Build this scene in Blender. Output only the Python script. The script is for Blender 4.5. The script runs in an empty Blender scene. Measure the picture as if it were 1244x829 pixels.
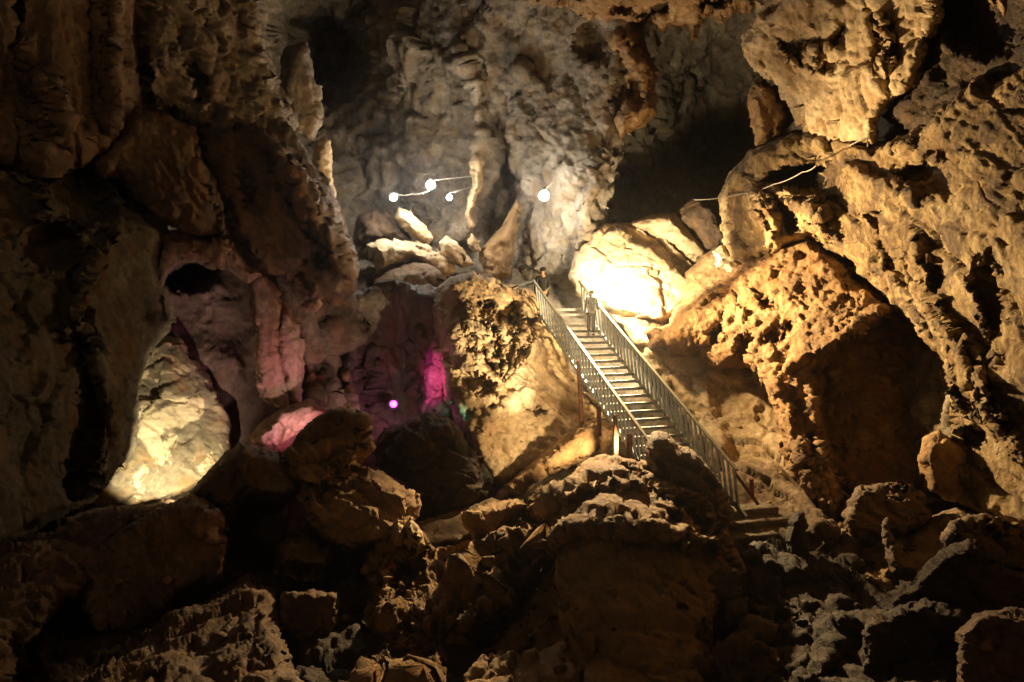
import bpy, bmesh, math, random
import numpy as np
from mathutils import Vector, Matrix
random.seed(7)
SC = bpy.context.scene
COL = SC.collection
# ------------------------------------------------------------------ camera
F = 949.0
PITCH = math.radians(3.9)
CAMZ = 6.0
cam_d = bpy.data.cameras.new('camera'); cam = bpy.data.objects.new('camera', cam_d); COL.objects.link(cam)
cam.location = (0, 0, CAMZ); cam.rotation_euler = (math.radians(90) - PITCH, 0, 0)
cam_d.sensor_width = 23.6; cam_d.lens = 23.6 * F / 1244.0
cam_d.clip_start = 0.1; cam_d.clip_end = 300
SC.camera = cam
CP, SP = math.cos(PITCH), math.sin(PITCH)

def atn(px, py, D):
    """photo pixel + depth (m along the optical axis) -> world point (arrays)"""
    u = (np.asarray(px, float) - 622.0) / F * D
    v = (414.5 - np.asarray(py, float)) / F * D
    return np.stack([u, CP * D + SP * v, CAMZ - SP * D + CP * v], axis=-1)
def at(px, py, D):
    return Vector(atn(px, py, float(D)).tolist())

# ------------------------------------------------------------------ noise
def _h(ix, iy, iz, seed):
    m = np.uint32(0xffffffff)
    h = (ix.astype(np.int64) * 374761393 + iy.astype(np.int64) * 668265263 + iz.astype(np.int64) * 2147483647 + seed * 974634777)
    h = (h & 0xffffffff).astype(np.uint32)
    h = (h ^ (h >> np.uint32(13))) * np.uint32(1274126177)
    h = (h ^ (h >> np.uint32(16))) * np.uint32(2246822519)
    return h ^ (h >> np.uint32(15))
def perlin(p, seed=0):
    i = np.floor(p).astype(np.int32); f = p - i
    w = f * f * f * (f * (f * 6 - 15) + 10)
    out = np.zeros(p.shape[0])
    for dx in (0, 1):
        for dy in (0, 1):
            for dz in (0, 1):
                h = _h(i[:, 0] + dx, i[:, 1] + dy, i[:, 2] + dz, seed)
                gx = (h & np.uint32(1023)).astype(float) / 511.5 - 1
                gy = ((h >> np.uint32(10)) & np.uint32(1023)).astype(float) / 511.5 - 1
                gz = ((h >> np.uint32(20)) & np.uint32(1023)).astype(float) / 511.5 - 1
                d = gx * (f[:, 0] - dx) + gy * (f[:, 1] - dy) + gz * (f[:, 2] - dz)
                ww = (w[:, 0] if dx else 1 - w[:, 0]) * (w[:, 1] if dy else 1 - w[:, 1]) * (w[:, 2] if dz else 1 - w[:, 2])
                out += d * ww
    return out
def fbm(p, f, oct=5, seed=0, gain=0.5, lac=2.1):
    o = np.zeros(len(p)); a = 1.0
    for k in range(oct):
        o += a * perlin(p * f, seed + k * 7); f *= lac; a *= gain
    return o
def ridged(p, f, oct=4, seed=0, gain=0.5):
    o = np.zeros(len(p)); a = 1.0
    for k in range(oct):
        o += a * (0.55 - 1.6 * np.abs(perlin(p * f, seed + k * 11))); f *= 2.15; a *= gain
    return o
def worley(p, f, seed=0):
    """-> (F1, F2, tilted facet height) in cell units"""
    q = p * f
    i = np.floor(q).astype(np.int32)
    n = len(q); f1 = np.full(n, 9.0); f2 = np.full(n, 9.0); fac = np.zeros(n)
    for dx in (-1, 0, 1):
        for dy in (-1, 0, 1):
            for dz in (-1, 0, 1):
                cx, cy, cz = i[:, 0] + dx, i[:, 1] + dy, i[:, 2] + dz
                h = _h(cx, cy, cz, seed)
                ax = q[:, 0] - cx - (h & np.uint32(1023)).astype(float) / 1023
                ay = q[:, 1] - cy - ((h >> np.uint32(10)) & np.uint32(1023)).astype(float) / 1023
                az = q[:, 2] - cz - ((h >> np.uint32(20)) & np.uint32(1023)).astype(float) / 1023
                d = ax * ax + ay * ay + az * az
                h2 = _h(cx, cy, cz, seed + 99)
                pl = ax * ((h2 & np.uint32(255)).astype(float) / 127 - 1) + ay * (((h2 >> np.uint32(8)) & np.uint32(255)).astype(float) / 127 - 1) \
                    + az * (((h2 >> np.uint32(16)) & np.uint32(255)).astype(float) / 127 - 1) + ((h2 >> np.uint32(24)).astype(float) / 255 - .5) * .5
                nw = d < f1
                f2 = np.where(nw, f1, np.minimum(f2, d)); fac = np.where(nw, pl, fac); f1 = np.where(nw, d, f1)
    return np.sqrt(f1), np.sqrt(f2), fac

# ------------------------------------------------------------------ surface styles: displacement in metres at world points
def warp(p, f, a, s): return p + a * np.stack([fbm(p, f, 3, s + 1), fbm(p, f, 3, s + 2), fbm(p, f, 3, s + 3)], -1)
def ani(p, ax, k):       # squeeze space along a direction so cells become plates lying across it
    ax = np.array(ax, float); ax /= np.linalg.norm(ax)
    return p + (k - 1) * (p @ ax)[:, None] * ax[None]
def chunks(p, s, f=.6, amps=(.34, .15, .06, .025), w=.22):
    wp = warp(p, 1.1, w, s); o = 0
    for k, a in enumerate(amps):
        if k == 1: wp = warp(wp, 3.5, w * .35, s + 20)
        f1, f2, fac = worley(wp, f, s + 5 * k)
        o = o + a * fac
        if k < 2: o = o - a * .35 * (1 - np.clip((f2 - f1) / .13, 0, 1))
        f *= 2.55
    return o
def st_rough(p, s):      # weathered, pitted limestone
    return .22 * fbm(p, .45, 2, s) + chunks(ani(p, (.5, .2, 1), 1.5), s, .62, (.38, .19, .075, .03)) + .085 * ridged(p, 2.2, 5, s + 9, .62)
def st_ledge(p, s):
    q = ani(p, (.3, -.3, 1), 2.0)
    return .2 * fbm(p, .4, 2, s) + chunks(q, s, .3, (.62, .20, .06, .02), .3) + .05 * ridged(q, 1.6, 5, s + 9, .62)
def st_slope(p, s):
    q = ani(p, (.6, -.35, .75), 2.8)
    return .2 * fbm(p, .5, 2, s) + chunks(q, s, .40, (.48, .24, .09, .03), .35) + .06 * ridged(q, 2., 5, s + 9, .62)
def st_diag(p, s):       # right wall: long slanting ribs
    q = ani(p, (0, .5, -.85), 2.4)
    pit = np.clip(perlin(p * 1.1, s + 31) * 2.4 - .6, 0, 1)
    return .22 * fbm(p, .4, 2, s) + chunks(q, s, .36, (.50, .15, .05, .02), .3) + .07 * ridged(q, 1.5, 5, s + 9, .6) - .08 * pit
def st_block(p, s):      # clean broken blocks
    return chunks(p, s, .55, (.55, .26, .09, .035), .15) + .05 * fbm(p, 1.8, 5, s + 9, .6)
def st_strata(p, s):     # tilted broken ledges
    q = ani(p, (.35, -.25, 1), 2.6)
    return .18 * fbm(p, .5, 2, s) + chunks(q, s, .42, (.55, .28, .08, .03), .3) + .045 * ridged(q, 2.0, 5, s + 9, .62)
def st_lumpy(p, s):      # nodular, pitted crust
    wp = warp(p, 1.4, .25, s)
    f1, f2, fac = worley(wp, 1.7, s); g1, g2, gac = worley(warp(wp, 4, .06, s + 2), 4.6, s + 4)
    pit = np.clip(perlin(p * 2.6, s + 31) * 2.6 - .55, 0, 1)
    return .25 * fbm(p, .5, 2, s) - .16 * (f1 - .5) + .22 * fac - .07 * (g1 - .4) + .07 * gac + .09 * ridged(p, 3.5, 5, s + 9, .65) - .16 * pit
def flute(fx, fz, amp, lean=0.0, big=.3):
    def st(p, s):
        q = p.copy(); w = fbm(p, .6, 4, s + 1, .6)
        q[:, 0] = (p[:, 0] - lean * p[:, 2] + .35 * w) * fx; q[:, 1] = p[:, 1] * fx * .5; q[:, 2] = p[:, 2] * fz
        r = 1 - 2.2 * np.abs(perlin(q, s)); r2 = 1 - 2.2 * np.abs(perlin(q * np.array([2.6, 2.6, 2.]), s + 3)); r3 = 1 - 2.2 * np.abs(perlin(q * np.array([5.5, 5.5, 5.]), s + 5))
        mod = .45 + .75 * np.clip(.5 + 1.6 * perlin(p * .8, s + 12), 0, 1)
        pv = p * np.array([1, 1, .4]); f1, f2, fac = worley(warp(pv, 1.2, .2, s), .8, s + 8); g1, g2, gac = worley(warp(pv, 3, .1, s), 2.3, s + 9)
        return mod * amp * (r + .5 * r2 + .22 * r3) + .9 * big * fbm(p, .4, 3, s + 4) + .03 * fbm(p, 3.5, 4, s + 6, .65) + .45 * big * fac + .12 * big * gac
    return st
def st_smooth(p, s):
    return .22 * fbm(p, .4, 3, s) + chunks(p, s, .4, (.20, .07, .03), .4) + .05 * fbm(p, 2.2, 5, s + 3, .6)
def st_wall(p, s):       # great back wall: slanted ribs and hollows
    q = p @ np.array([[.95, 0, .4], [0, .6, 0], [-.4, 0, .5]]).T
    pit = np.clip(perlin(p * .9, s + 31) * 2.4 - .45, 0, 1)
    return .55 * fbm(p, .22, 2, s) + chunks(q, s, .5, (.55, .26, .12, .05), .45) + .15 * ridged(p, 1.3, 5, s + 9, .62) - .4 * pit

# ------------------------------------------------------------------ materials
def new_mat(name):
    m = bpy.data.materials.new(name); m.use_nodes = True
    nt = m.node_tree; nt.nodes.clear(); return m, nt
def rock_mat(name, dark, mid, light, streak=None, vert=0.0, rough=.85, bump=.5, scale=1.0, spec=.3, pale=None):
    m, nt = new_mat(name); N = nt.nodes; L = nt.links
    out = N.new('ShaderNodeOutputMaterial'); b = N.new('ShaderNodeBsdfPrincipled'); L.new(b.outputs[0], out.inputs[0])
    b.inputs['Specular IOR Level'].default_value = spec
    g = N.new('ShaderNodeNewGeometry')
    def noise(sc, det, rg=.6, dist=0., vec=None, seedoff=0):
        mp = N.new('ShaderNodeMapping'); mp.inputs['Location'].default_value = (seedoff, seedoff * .7, -seedoff)
        L.new(vec or g.outputs['Position'], mp.inputs[0])
        n = N.new('ShaderNodeTexNoise'); n.inputs['Scale'].default_value = sc; n.inputs['Detail'].default_value = det
        n.inputs['Roughness'].default_value = rg; n.inputs['Distortion'].default_value = dist
        L.new(mp.outputs[0], n.inputs['Vector']); return n
    def ramp(fac, stops):
        r = N.new('ShaderNodeValToRGB'); e = r.color_ramp.elements
        while len(e) < len(stops): e.new(.5)
        for k, (pos, c) in enumerate(stops):
            e[k].position = pos; e[k].color = (*c, 1)
        L.new(fac, r.inputs[0]); return r
    def mix(fac, a, bb, mode='MIX'):
        x = N.new('ShaderNodeMix'); x.data_type = 'RGBA'; x.blend_type = mode
        if isinstance(fac, float): x.inputs[0].default_value = fac
        else: L.new(fac, x.inputs[0])
        for sock, v in ((x.inputs[6], a), (x.inputs[7], bb)):
            if isinstance(v, tuple): sock.default_value = (*v, 1)
            else: L.new(v, sock)
        return x.outputs[2]
    n1 = noise(.7 * scale, 9, .62, .6)
    c = ramp(n1.outputs[0], [(.30, dark), (.5, mid), (.70, light)]).outputs[0]
    n2 = noise(3.1 * scale, 8, .7, .3, seedoff=13)
    sp = ramp(n2.outputs[0], [(.35, (.62,) * 3), (.5, (1,) * 3), (.68, (1.25,) * 3)]).outputs[0]
    c = mix(.8, c, sp, 'MULTIPLY')
    n5 = noise(11. * scale, 6, .75, .2, seedoff=77)
    sp2 = ramp(n5.outputs[0], [(.32, (.55,) * 3), (.5, (1,) * 3), (.7, (1.3,) * 3)]).outputs[0]
    c = mix(.8, c, sp2, 'MULTIPLY')
    if streak:
        mp = N.new('ShaderNodeMapping'); mp.inputs['Scale'].default_value = (1, 1, .12 if vert else .8)
        L.new(g.outputs['Position'], mp.inputs[0])
        n3 = noise(1.6 * scale, 7, .6, .5, vec=mp.outputs[0], seedoff=31)
        f = ramp(n3.outputs[0], [(.50, (0,) * 3), (.66, (.85,) * 3)]).outputs[0]
        c = mix(f, c, streak)
    if pale:
        n4 = noise(.9 * scale, 10, .65, 1.0, seedoff=57)
        f = ramp(n4.outputs[0], [(.53, (0,) * 3), (.565, (.9,) * 3)]).outputs[0]
        c = mix(f, c, pale)
    L.new(c, b.inputs['Base Color'])
    rr = N.new('ShaderNodeMapRange'); rr.inputs['To Min'].default_value = rough - .2; rr.inputs['To Max'].default_value = min(1, rough + .15)
    L.new(n2.outputs[0], rr.inputs[0]); L.new(rr.outputs[0], b.inputs['Roughness'])
    nb = noise(5., 10, .72, .2, seedoff=5)
    v = N.new('ShaderNodeTexVoronoi'); v.inputs['Scale'].default_value = 7.; L.new(nb.outputs['Color'], v.inputs['Vector'])
    vv = N.new('ShaderNodeTexVoronoi'); vv.inputs['Scale'].default_value = 6.
    L.new(g.outputs['Position'], vv.inputs['Vector'])
    ad = N.new('ShaderNodeMath'); ad.operation = 'MULTIPLY_ADD'; ad.inputs[1].default_value = .35
    L.new(vv.outputs[0], ad.inputs[0]); L.new(nb.outputs[0], ad.inputs[2])
    bp = N.new('ShaderNodeBump'); bp.inputs['Strength'].default_value = min(1, bump * 1.5); bp.inputs['Distance'].default_value = .14
    L.new(ad.outputs[0], bp.inputs['Height']); L.new(bp.outputs[0], b.inputs['Normal'])
    return m
def plain_mat(name, col, rough=.5, metal=0., var=.25, sc=8., emit=None, es=0., rust=None):
    m, nt = new_mat(name); N = nt.nodes; L = nt.links
    out = N.new('ShaderNodeOutputMaterial'); b = N.new('ShaderNodeBsdfPrincipled'); L.new(b.outputs[0], out.inputs[0])
    tc = N.new('ShaderNodeTexCoord')
    n = N.new('ShaderNodeTexNoise'); n.inputs['Scale'].default_value = sc; n.inputs['Detail'].default_value = 6
    L.new(tc.outputs['Object'], n.inputs['Vector'])
    r = N.new('ShaderNodeValToRGB')
    r.color_ramp.elements[0].position = .35; r.color_ramp.elements[1].position = .65
    a = rust or tuple(x * (1 - var) for x in col)
    r.color_ramp.elements[0].color = (*a, 1); r.color_ramp.elements[1].color = (*col, 1)
    L.new(n.outputs[0], r.inputs[0]); L.new(r.outputs[0], b.inputs['Base Color'])
    b.inputs['Roughness'].default_value = rough; b.inputs['Metallic'].default_value = metal
    if emit:
        b.inputs['Emission Color'].default_value = (*emit, 1); b.inputs['Emission Strength'].default_value = es
    return m
M = {}
M['ochre'] = rock_mat('ochre_limestone', (.17, .09, .04), (.35, .215, .095), (.52, .36, .19), streak=(.34, .20, .10), bump=.55)
M['cream'] = rock_mat('cream_limestone', (.30, .205, .11), (.50, .375, .22), (.66, .54, .36), streak=(.40, .26, .13), bump=.35)
M['grey'] = rock_mat('grey_limestone', (.11, .09, .065), (.25, .21, .155), (.42, .36, .275), streak=(.25, .17, .09), bump=.5)
M['rust'] = rock_mat('rust_brown_rock', (.10, .06, .032), (.28, .165, .075), (.48, .31, .15), streak=(.36, .18, .065), bump=.7)
M['brown'] = rock_mat('brown_rock', (.075, .05, .032), (.18, .12, .075), (.31, .23, .15), streak=(.22, .12, .055), bump=.6)
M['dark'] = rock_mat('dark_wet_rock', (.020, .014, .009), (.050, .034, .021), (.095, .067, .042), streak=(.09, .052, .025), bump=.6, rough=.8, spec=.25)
M['drape'] = rock_mat('flowstone_brown', (.07, .05, .034), (.16, .11, .068), (.27, .20, .125), streak=(.30, .165, .07), vert=1, bump=.45, rough=.7)
M['drapegrey'] = rock_mat('flowstone_grey', (.08, .065, .05), (.17, .135, .10), (.30, .24, .18), streak=(.26, .12, .06), vert=1, bump=.5, rough=.7)
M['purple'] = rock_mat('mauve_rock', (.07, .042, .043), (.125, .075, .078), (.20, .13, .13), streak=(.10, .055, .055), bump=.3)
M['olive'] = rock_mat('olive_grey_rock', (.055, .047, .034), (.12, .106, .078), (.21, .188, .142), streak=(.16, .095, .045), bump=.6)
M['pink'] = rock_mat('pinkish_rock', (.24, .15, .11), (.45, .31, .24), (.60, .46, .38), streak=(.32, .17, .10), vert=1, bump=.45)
M['slab'] = rock_mat('pale_slab_rock', (.17, .15, .11), (.27, .235, .165), (.37, .315, .22), streak=(.38, .25, .11), bump=.35, pale=(.80, .70, .47), scale=.9)
M['soil'] = rock_mat('packed_soil', (.13, .085, .045), (.24, .16, .09), (.34, .25, .15), bump=.6, scale=2.)
M['leopard'] = rock_mat('right_wall_rock', (.13, .085, .04), (.37, .255, .12), (.54, .41, .235), streak=(.16, .085, .035), bump=.7, pale=(.13, .085, .05))

# ------------------------------------------------------------------ tagging / linking
def tag(o, label=None, cat=None, group=None, kind=None):
    if label: o['label'] = label
    if cat: o['category'] = cat
    if group: o['group'] = group
    if kind: o['kind'] = kind
    return o
def mesh_np(name, V, Q, mat, smooth=True, loc=None, parent=None):
    me = bpy.data.meshes.new(name)
    if loc is None: loc = np.zeros(3)
    me.vertices.add(len(V)); me.vertices.foreach_set('co', (V - np.asarray(loc)).astype(np.float32).ravel())
    me.loops.add(Q.size); me.loops.foreach_set('vertex_index', Q.astype(np.int32).ravel())
    me.polygons.add(len(Q)); me.polygons.foreach_set('loop_start', np.arange(0, Q.size, 4, dtype=np.int32))
    me.polygons.foreach_set('loop_total', np.full(len(Q), 4, dtype=np.int32))
    me.polygons.foreach_set('use_smooth', np.full(len(Q), smooth))
    me.update(calc_edges=True); me.validate()
    me.materials.append(mat)
    o = bpy.data.objects.new(name, me); o.location = tuple(float(x) for x in loc); COL.objects.link(o)
    if parent: o.parent = parent
    return o

# ------------------------------------------------------------------ rock sculpting
def sdist(px, py, poly):
    P = np.array(poly, float); n = len(P)
    d = np.full(px.shape, 1e9); inside = np.zeros(px.shape, bool)
    for k in range(n):
        a = P[k]; b = P[(k + 1) % n]; e = b - a
        wx, wy = px - a[0], py - a[1]
        t = np.clip((wx * e[0] + wy * e[1]) / max(e @ e, 1e-9), 0, 1)
        d = np.minimum(d, (wx - t * e[0]) ** 2 + (wy - t * e[1]) ** 2)
        c = ((a[1] > py) != (b[1] > py))
        with np.errstate(divide='ignore', invalid='ignore'):
            xx = e[0] * (py - a[1]) / (e[1] if e[1] else 1e-9) + a[0]
        inside ^= c & (px < xx)
    d = np.sqrt(d)
    return np.where(inside, d, -d)
def depthfield(D, px, py, poly):
    if isinstance(D, (int, float)): return np.full(px.shape, float(D))
    if isinstance(D, tuple):
        c = np.mean(np.array(poly, float), 0)
        return D[0] + D[1] * (px - c[0]) / 100 + D[2] * (py - c[1]) / 100
    A = np.array(D, float); n = len(A); X = A[:, :2] / 100; z = A[:, 2]
    K = np.linalg.norm(X[:, None] - X[None], axis=-1)
    Pm = np.c_[np.ones(n), X]
    S = np.block([[K + 0.02 * np.eye(n), Pm], [Pm.T, np.zeros((3, 3))]])
    w = np.linalg.solve(S, np.r_[z, 0, 0, 0])
    out = w[n] + w[n + 1] * px / 100 + w[n + 2] * py / 100
    for k in range(n): out = out + w[k] * np.sqrt((px / 100 - X[k, 0]) ** 2 + (py / 100 - X[k, 1]) ** 2)
    return out
SEED = [100]; coral_ref = [None]
def relief(name, poly, D, style, mat, bevel=(30, 1.), amp=1., feats=(), step=2.5, closed=False, warp=(3., 18.),
           label=None, cat=None, group=None, kind=None, seed=None, parent=None, stretch=None):
    SEED[0] += 17; s0 = seed or SEED[0]
    P = np.array(poly, float); m = 3 * step
    xs = np.arange(P[:, 0].min() - m, P[:, 0].max() + m, step); ys = np.arange(P[:, 1].min() - m, P[:, 1].max() + m, step)
    PX, PY = np.meshgrid(xs, ys); sh = PX.shape
    q = np.c_[PX.ravel() / warp[1], PY.ravel() / warp[1], np.full(PX.size, s0 * .37)]
    wx = (warp[0] * fbm(q, 1., 3, s0 + 1)).reshape(sh) * 1.6; wy = (warp[0] * fbm(q, 1., 3, s0 + 2)).reshape(sh) * 1.6
    q2 = np.c_[PX.ravel() / (warp[1] * 1.1), PY.ravel() / (warp[1] * 1.1), np.full(PX.size, s0 * .37)]
    w1, w2, w3 = worley(q2, 1., s0); w4, w5, w6 = worley(q2, 2.7, s0 + 3)
    ang = (warp[0] * (1.1 * w3 + .4 * w6)).reshape(sh); wx = wx * .6 + ang; wy = wy * .6 - ang * .8
    S = sdist(PX + wx, PY + wy, poly)
    gy, gx = np.gradient(S, step); gl = np.maximum(gx * gx + gy * gy, .2)
    cell = (np.maximum.reduce([S[:-1, :-1], S[1:, :-1], S[:-1, 1:], S[1:, 1:]]) > 0) & \
           (np.minimum.reduce([S[:-1, :-1], S[1:, :-1], S[:-1, 1:], S[1:, 1:]]) > -1.6 * step)
    used = np.zeros(sh, bool)
    used[:-1, :-1] |= cell; used[1:, :-1] |= cell; used[:-1, 1:] |= cell; used[1:, 1:] |= cell
    neg = used & (S < 0)
    X2 = np.where(neg, PX - S * gx / gl, PX); Y2 = np.where(neg, PY - S * gy / gl, PY)
    S2 = np.maximum(S, 0)
    R, T = bevel
    xx_ = np.clip(S2 / R, 0, 1)
    prof = .25 * (1 - np.sqrt(np.clip(1 - (1 - xx_) ** 2, 0, 1))) + .75 * (1 - xx_) ** 1.2
    base = depthfield(D, X2, Y2, poly)
    DD = base + T * prof
    for ft in feats:
        if callable(ft): DD = DD + (ft(X2, Y2, S2) if ft is coral_ref[0] else ft(X2 + wx * 1.7, Y2 + wy * 1.7, S2)); continue
        fp, dz, soft = ft
        sf = sdist(X2 + wx * .8, Y2 + wy * .8, fp) / soft
        sf = np.clip(sf + .3, 0, 1); sf = sf * sf * (3 - 2 * sf)
        DD = DD + dz * sf
    W = atn(X2, Y2, 1.0) ; W = (W - np.array([0, 0, CAMZ])) * DD[..., None] + np.array([0, 0, CAMZ])
    tx = np.gradient(W, axis=1); ty = np.gradient(W, axis=0)
    Nn = np.cross(ty, tx); Nn /= np.maximum(np.linalg.norm(Nn, axis=-1, keepdims=True), 1e-9)
    view = W - np.array([0, 0, CAMZ]); fl = np.sum(Nn * view, -1) > 0; Nn[fl] *= -1
    vd = -view / np.linalg.norm(view, axis=-1, keepdims=True)
    Nn = Nn + .35 * vd; Nn /= np.linalg.norm(Nn, axis=-1, keepdims=True)
    u = used.ravel(); idx = np.full(u.size, -1); idx[u] = np.arange(u.sum())
    V = W.reshape(-1, 3)[u]; NN = Nn.reshape(-1, 3)[u]
    pp = V if stretch is None else V * np.array(stretch)
    att = (.3 + .7 * np.clip(S2 / (R * .7), 0, 1)).reshape(-1)[u]
    V = V + NN * (amp * att * style(pp, s0))[:, None]
    I = idx.reshape(sh)
    cy, cx = np.nonzero(cell)
    Q = np.c_[I[cy, cx], I[cy + 1, cx], I[cy + 1, cx + 1], I[cy, cx + 1]]
    if closed:
        full = np.zeros(sh, int); full[:-1, :-1] += cell; full[1:, :-1] += cell; full[:-1, 1:] += cell; full[1:, 1:] += cell
        bd = (full < 4).ravel()[u]
        DB = base + T + T * (1 - prof)
        WB = (atn(X2, Y2, 1.) - np.array([0, 0, CAMZ])) * DB[..., None] + np.array([0, 0, CAMZ])
        VB = WB.reshape(-1, 3)[u]; VB = VB + .6 * amp * vd.reshape(-1, 3)[u] * -1 * style(VB, s0)[:, None]
        bi = np.where(bd, np.arange(len(V)), len(V) + np.cumsum(~bd) - 1)
        V = np.r_[V, VB[~bd]]
        QB = bi[Q][:, ::-1]
        keep = ~np.all(QB[:, ::-1] == Q, axis=1)
        Q = np.r_[Q, QB[keep]]
    loc = np.array([V[:, 0].mean(), V[:, 1].mean(), V[:, 2].min()]) if kind != 'structure' else np.zeros(3)
    o = mesh_np(name, V, Q, mat, loc=loc, parent=None)
    if parent: o.parent = parent; o.matrix_parent_inverse = parent.matrix_world.inverted()
    return tag(o, label, cat, group, kind)
def dent(cx, cy, rx, ry, dz, ang=0., hard=.5):
    ca, sa = math.cos(math.radians(ang)), math.sin(math.radians(ang))
    def f(X, Y, S):
        u = ((X - cx) * ca + (Y - cy) * sa) / rx; v = (-(X - cx) * sa + (Y - cy) * ca) / ry
        t = np.clip((1.2 - np.sqrt(u * u + v * v)) / hard, 0, 1)
        return dz * t * t * (3 - 2 * t)
    return f
def ridge(pts, w, dz):
    """a rib (dz<0) or a groove (dz>0) along a polyline of pixels"""
    P = np.array(pts, float)
    def f(X, Y, S):
        d = np.full(X.shape, 1e9)
        for a, b in zip(P[:-1], P[1:]):
            e = b - a; t = np.clip(((X - a[0]) * e[0] + (Y - a[1]) * e[1]) / (e @ e), 0, 1)
            d = np.minimum(d, np.hypot(X - a[0] - t * e[0], Y - a[1] - t * e[1]))
        t = np.clip(1 - d / w, 0, 1)
        return dz * t * t * (3 - 2 * t)
    return f

#@@ROCKS
# ================================================================== THE CAVE SHELL
relief('cave_wall', [(-330, -260), (1600, -260), (1600, 760), (-330, 760)],
       [(-300, -200, 12), (-300, 400, 11), (0, 0, 17), (0, 300, 17), (0, 650, 16), (200, 0, 21), (200, 300, 23), (330, 60, 27), (250, 500, 22),
        (400, 20, 37), (390, 90, 36), (420, 170, 31), (430, 260, 30), (480, 60, 30), (520, 200, 29.5), (600, 200, 29), (660, 330, 28.5), (560, 330, 29), (620, 60, 27.5), (620, -80, 24), (430, -150, 26),
        (720, 60, 26.5), (740, 200, 29), (790, 130, 36), (860, 100, 44), (860, 200, 46), (900, 60, 38), (780, 250, 35), (900, 170, 42), (700, 350, 28.5), (800, 350, 28), (900, 300, 27), (1000, 100, 25),
        (1100, 300, 20), (1000, 450, 22), (1200, 500, 16), (1350, 300, 13), (1550, 300, 11), (1550, -200, 12), (1550, 700, 12), (1100, 650, 18), (450, 400, 25), (480, 480, 23.5), (600, 500, 25), (800, 500, 23.5), (600, 700, 24), (900, -200, 22)],
       st_wall, M['grey'], bevel=(10, .1), step=3.2, warp=(0, 20), kind='structure', seed=11,
       feats=[dent(385, 60, 75, 60, 4, 20, .8), ridge([(560, 60), (575, 130), (590, 190), (588, 230), (560, 290)], 16, -1.0),
              ridge([(640, 90), (690, 130), (730, 180)], 22, -.8), dent(610, 235, 22, 50, 1.3, 10, .7), dent(470, 280, 50, 45, 1.2)])
relief('cave_floor', [(-330, 560), (100, 560), (430, 470), (700, 470), (780, 540), (900, 590), (1600, 590), (1600, 1150), (-330, 1150)],
       [(-300, 650, 12), (-300, 1100, 5.5), (0, 640, 14), (200, 600, 17), (200, 700, 13), (0, 800, 10), (430, 560, 19), (430, 480, 24), (560, 560, 20), (700, 480, 22.5), (560, 640, 16),
        (700, 620, 17), (850, 620, 19), (900, 660, 17.6), (950, 610, 19.5), (980, 660, 17.2), (1100, 620, 17.5), (1244, 630, 15), (1000, 700, 13), (1244, 720, 11.5), (600, 750, 12), (400, 800, 10.5), (800, 829, 9.5), (1244, 829, 9),
        (0, 1100, 5.6), (600, 1100, 5.6), (1244, 1100, 5.6), (1550, 650, 13), (1550, 1100, 5.5), (800, 700, 13.5)],
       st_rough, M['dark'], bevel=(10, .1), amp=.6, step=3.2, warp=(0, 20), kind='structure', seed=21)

# ---- back of the chamber
relief('cave_wall', [(585, -160), (760, -160), (775, 60), (768, 95), (762, 130), (758, 185), (748, 215), (738, 250), (737, 290), (728, 320), (700, 352), (668, 358), (618, 350), (608, 320), (628, 250), (612, 190), (585, 120)],
       [(600, -100, 24.5), (760, -100, 23), (600, 100, 28.2), (640, 240, 27.6), (700, 100, 26.2), (765, 60, 24.5), (750, 180, 25.2), (710, 260, 26), (665, 340, 27.3), (730, 300, 25.4), (690, 330, 26.2), (725, 230, 25.4)],
       st_wall, M['grey'], bevel=(24, 1.9), amp=.62, kind='structure', warp=(5, 22),
       feats=[dent(722, 55, 26, 30, .9, 20), ridge([(775, 60), (790, 100), (780, 140), (760, 160)], 14, -.7), dent(760, 118, 16, 22, .8), ridge([(740, 180), (718, 235), (704, 300)], 13, -.45)])
relief('rock_fin', [(574, 222), (570, 195), (580, 180), (590, 195), (586, 225), (577, 245), (573, 262), (578, 275), (570, 282), (566, 262), (569, 240)], (27.3, 0, 0), st_rough, M['cream'],
       bevel=(7, .5), amp=.25, step=1.5, closed=True, warp=(2, 10), label='thin pale dripstone column hanging from the back wall beside the small bulbs', cat='dripstone')
relief('rock_fin', [(572, 283), (580, 290), (586, 305), (577, 306), (568, 295)], (26.8, 0, 0), st_block, M['cream'],
       bevel=(7, .4), amp=.25, step=1.5, closed=True, warp=(2, 10), label='short pale stub of stone below the thin dripstone column', cat='dripstone')
relief('buttress', [(627, 240), (634, 247), (630, 272), (625, 300), (620, 335), (600, 350), (588, 345), (582, 305), (600, 285), (618, 262)], (26.9, 0, 0), st_rough, M['ochre'],
       bevel=(12, .9), amp=.3, step=2, label='triangular sloping buttress of tan rock left of the large globe bulb', cat='rock ridge')

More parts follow.
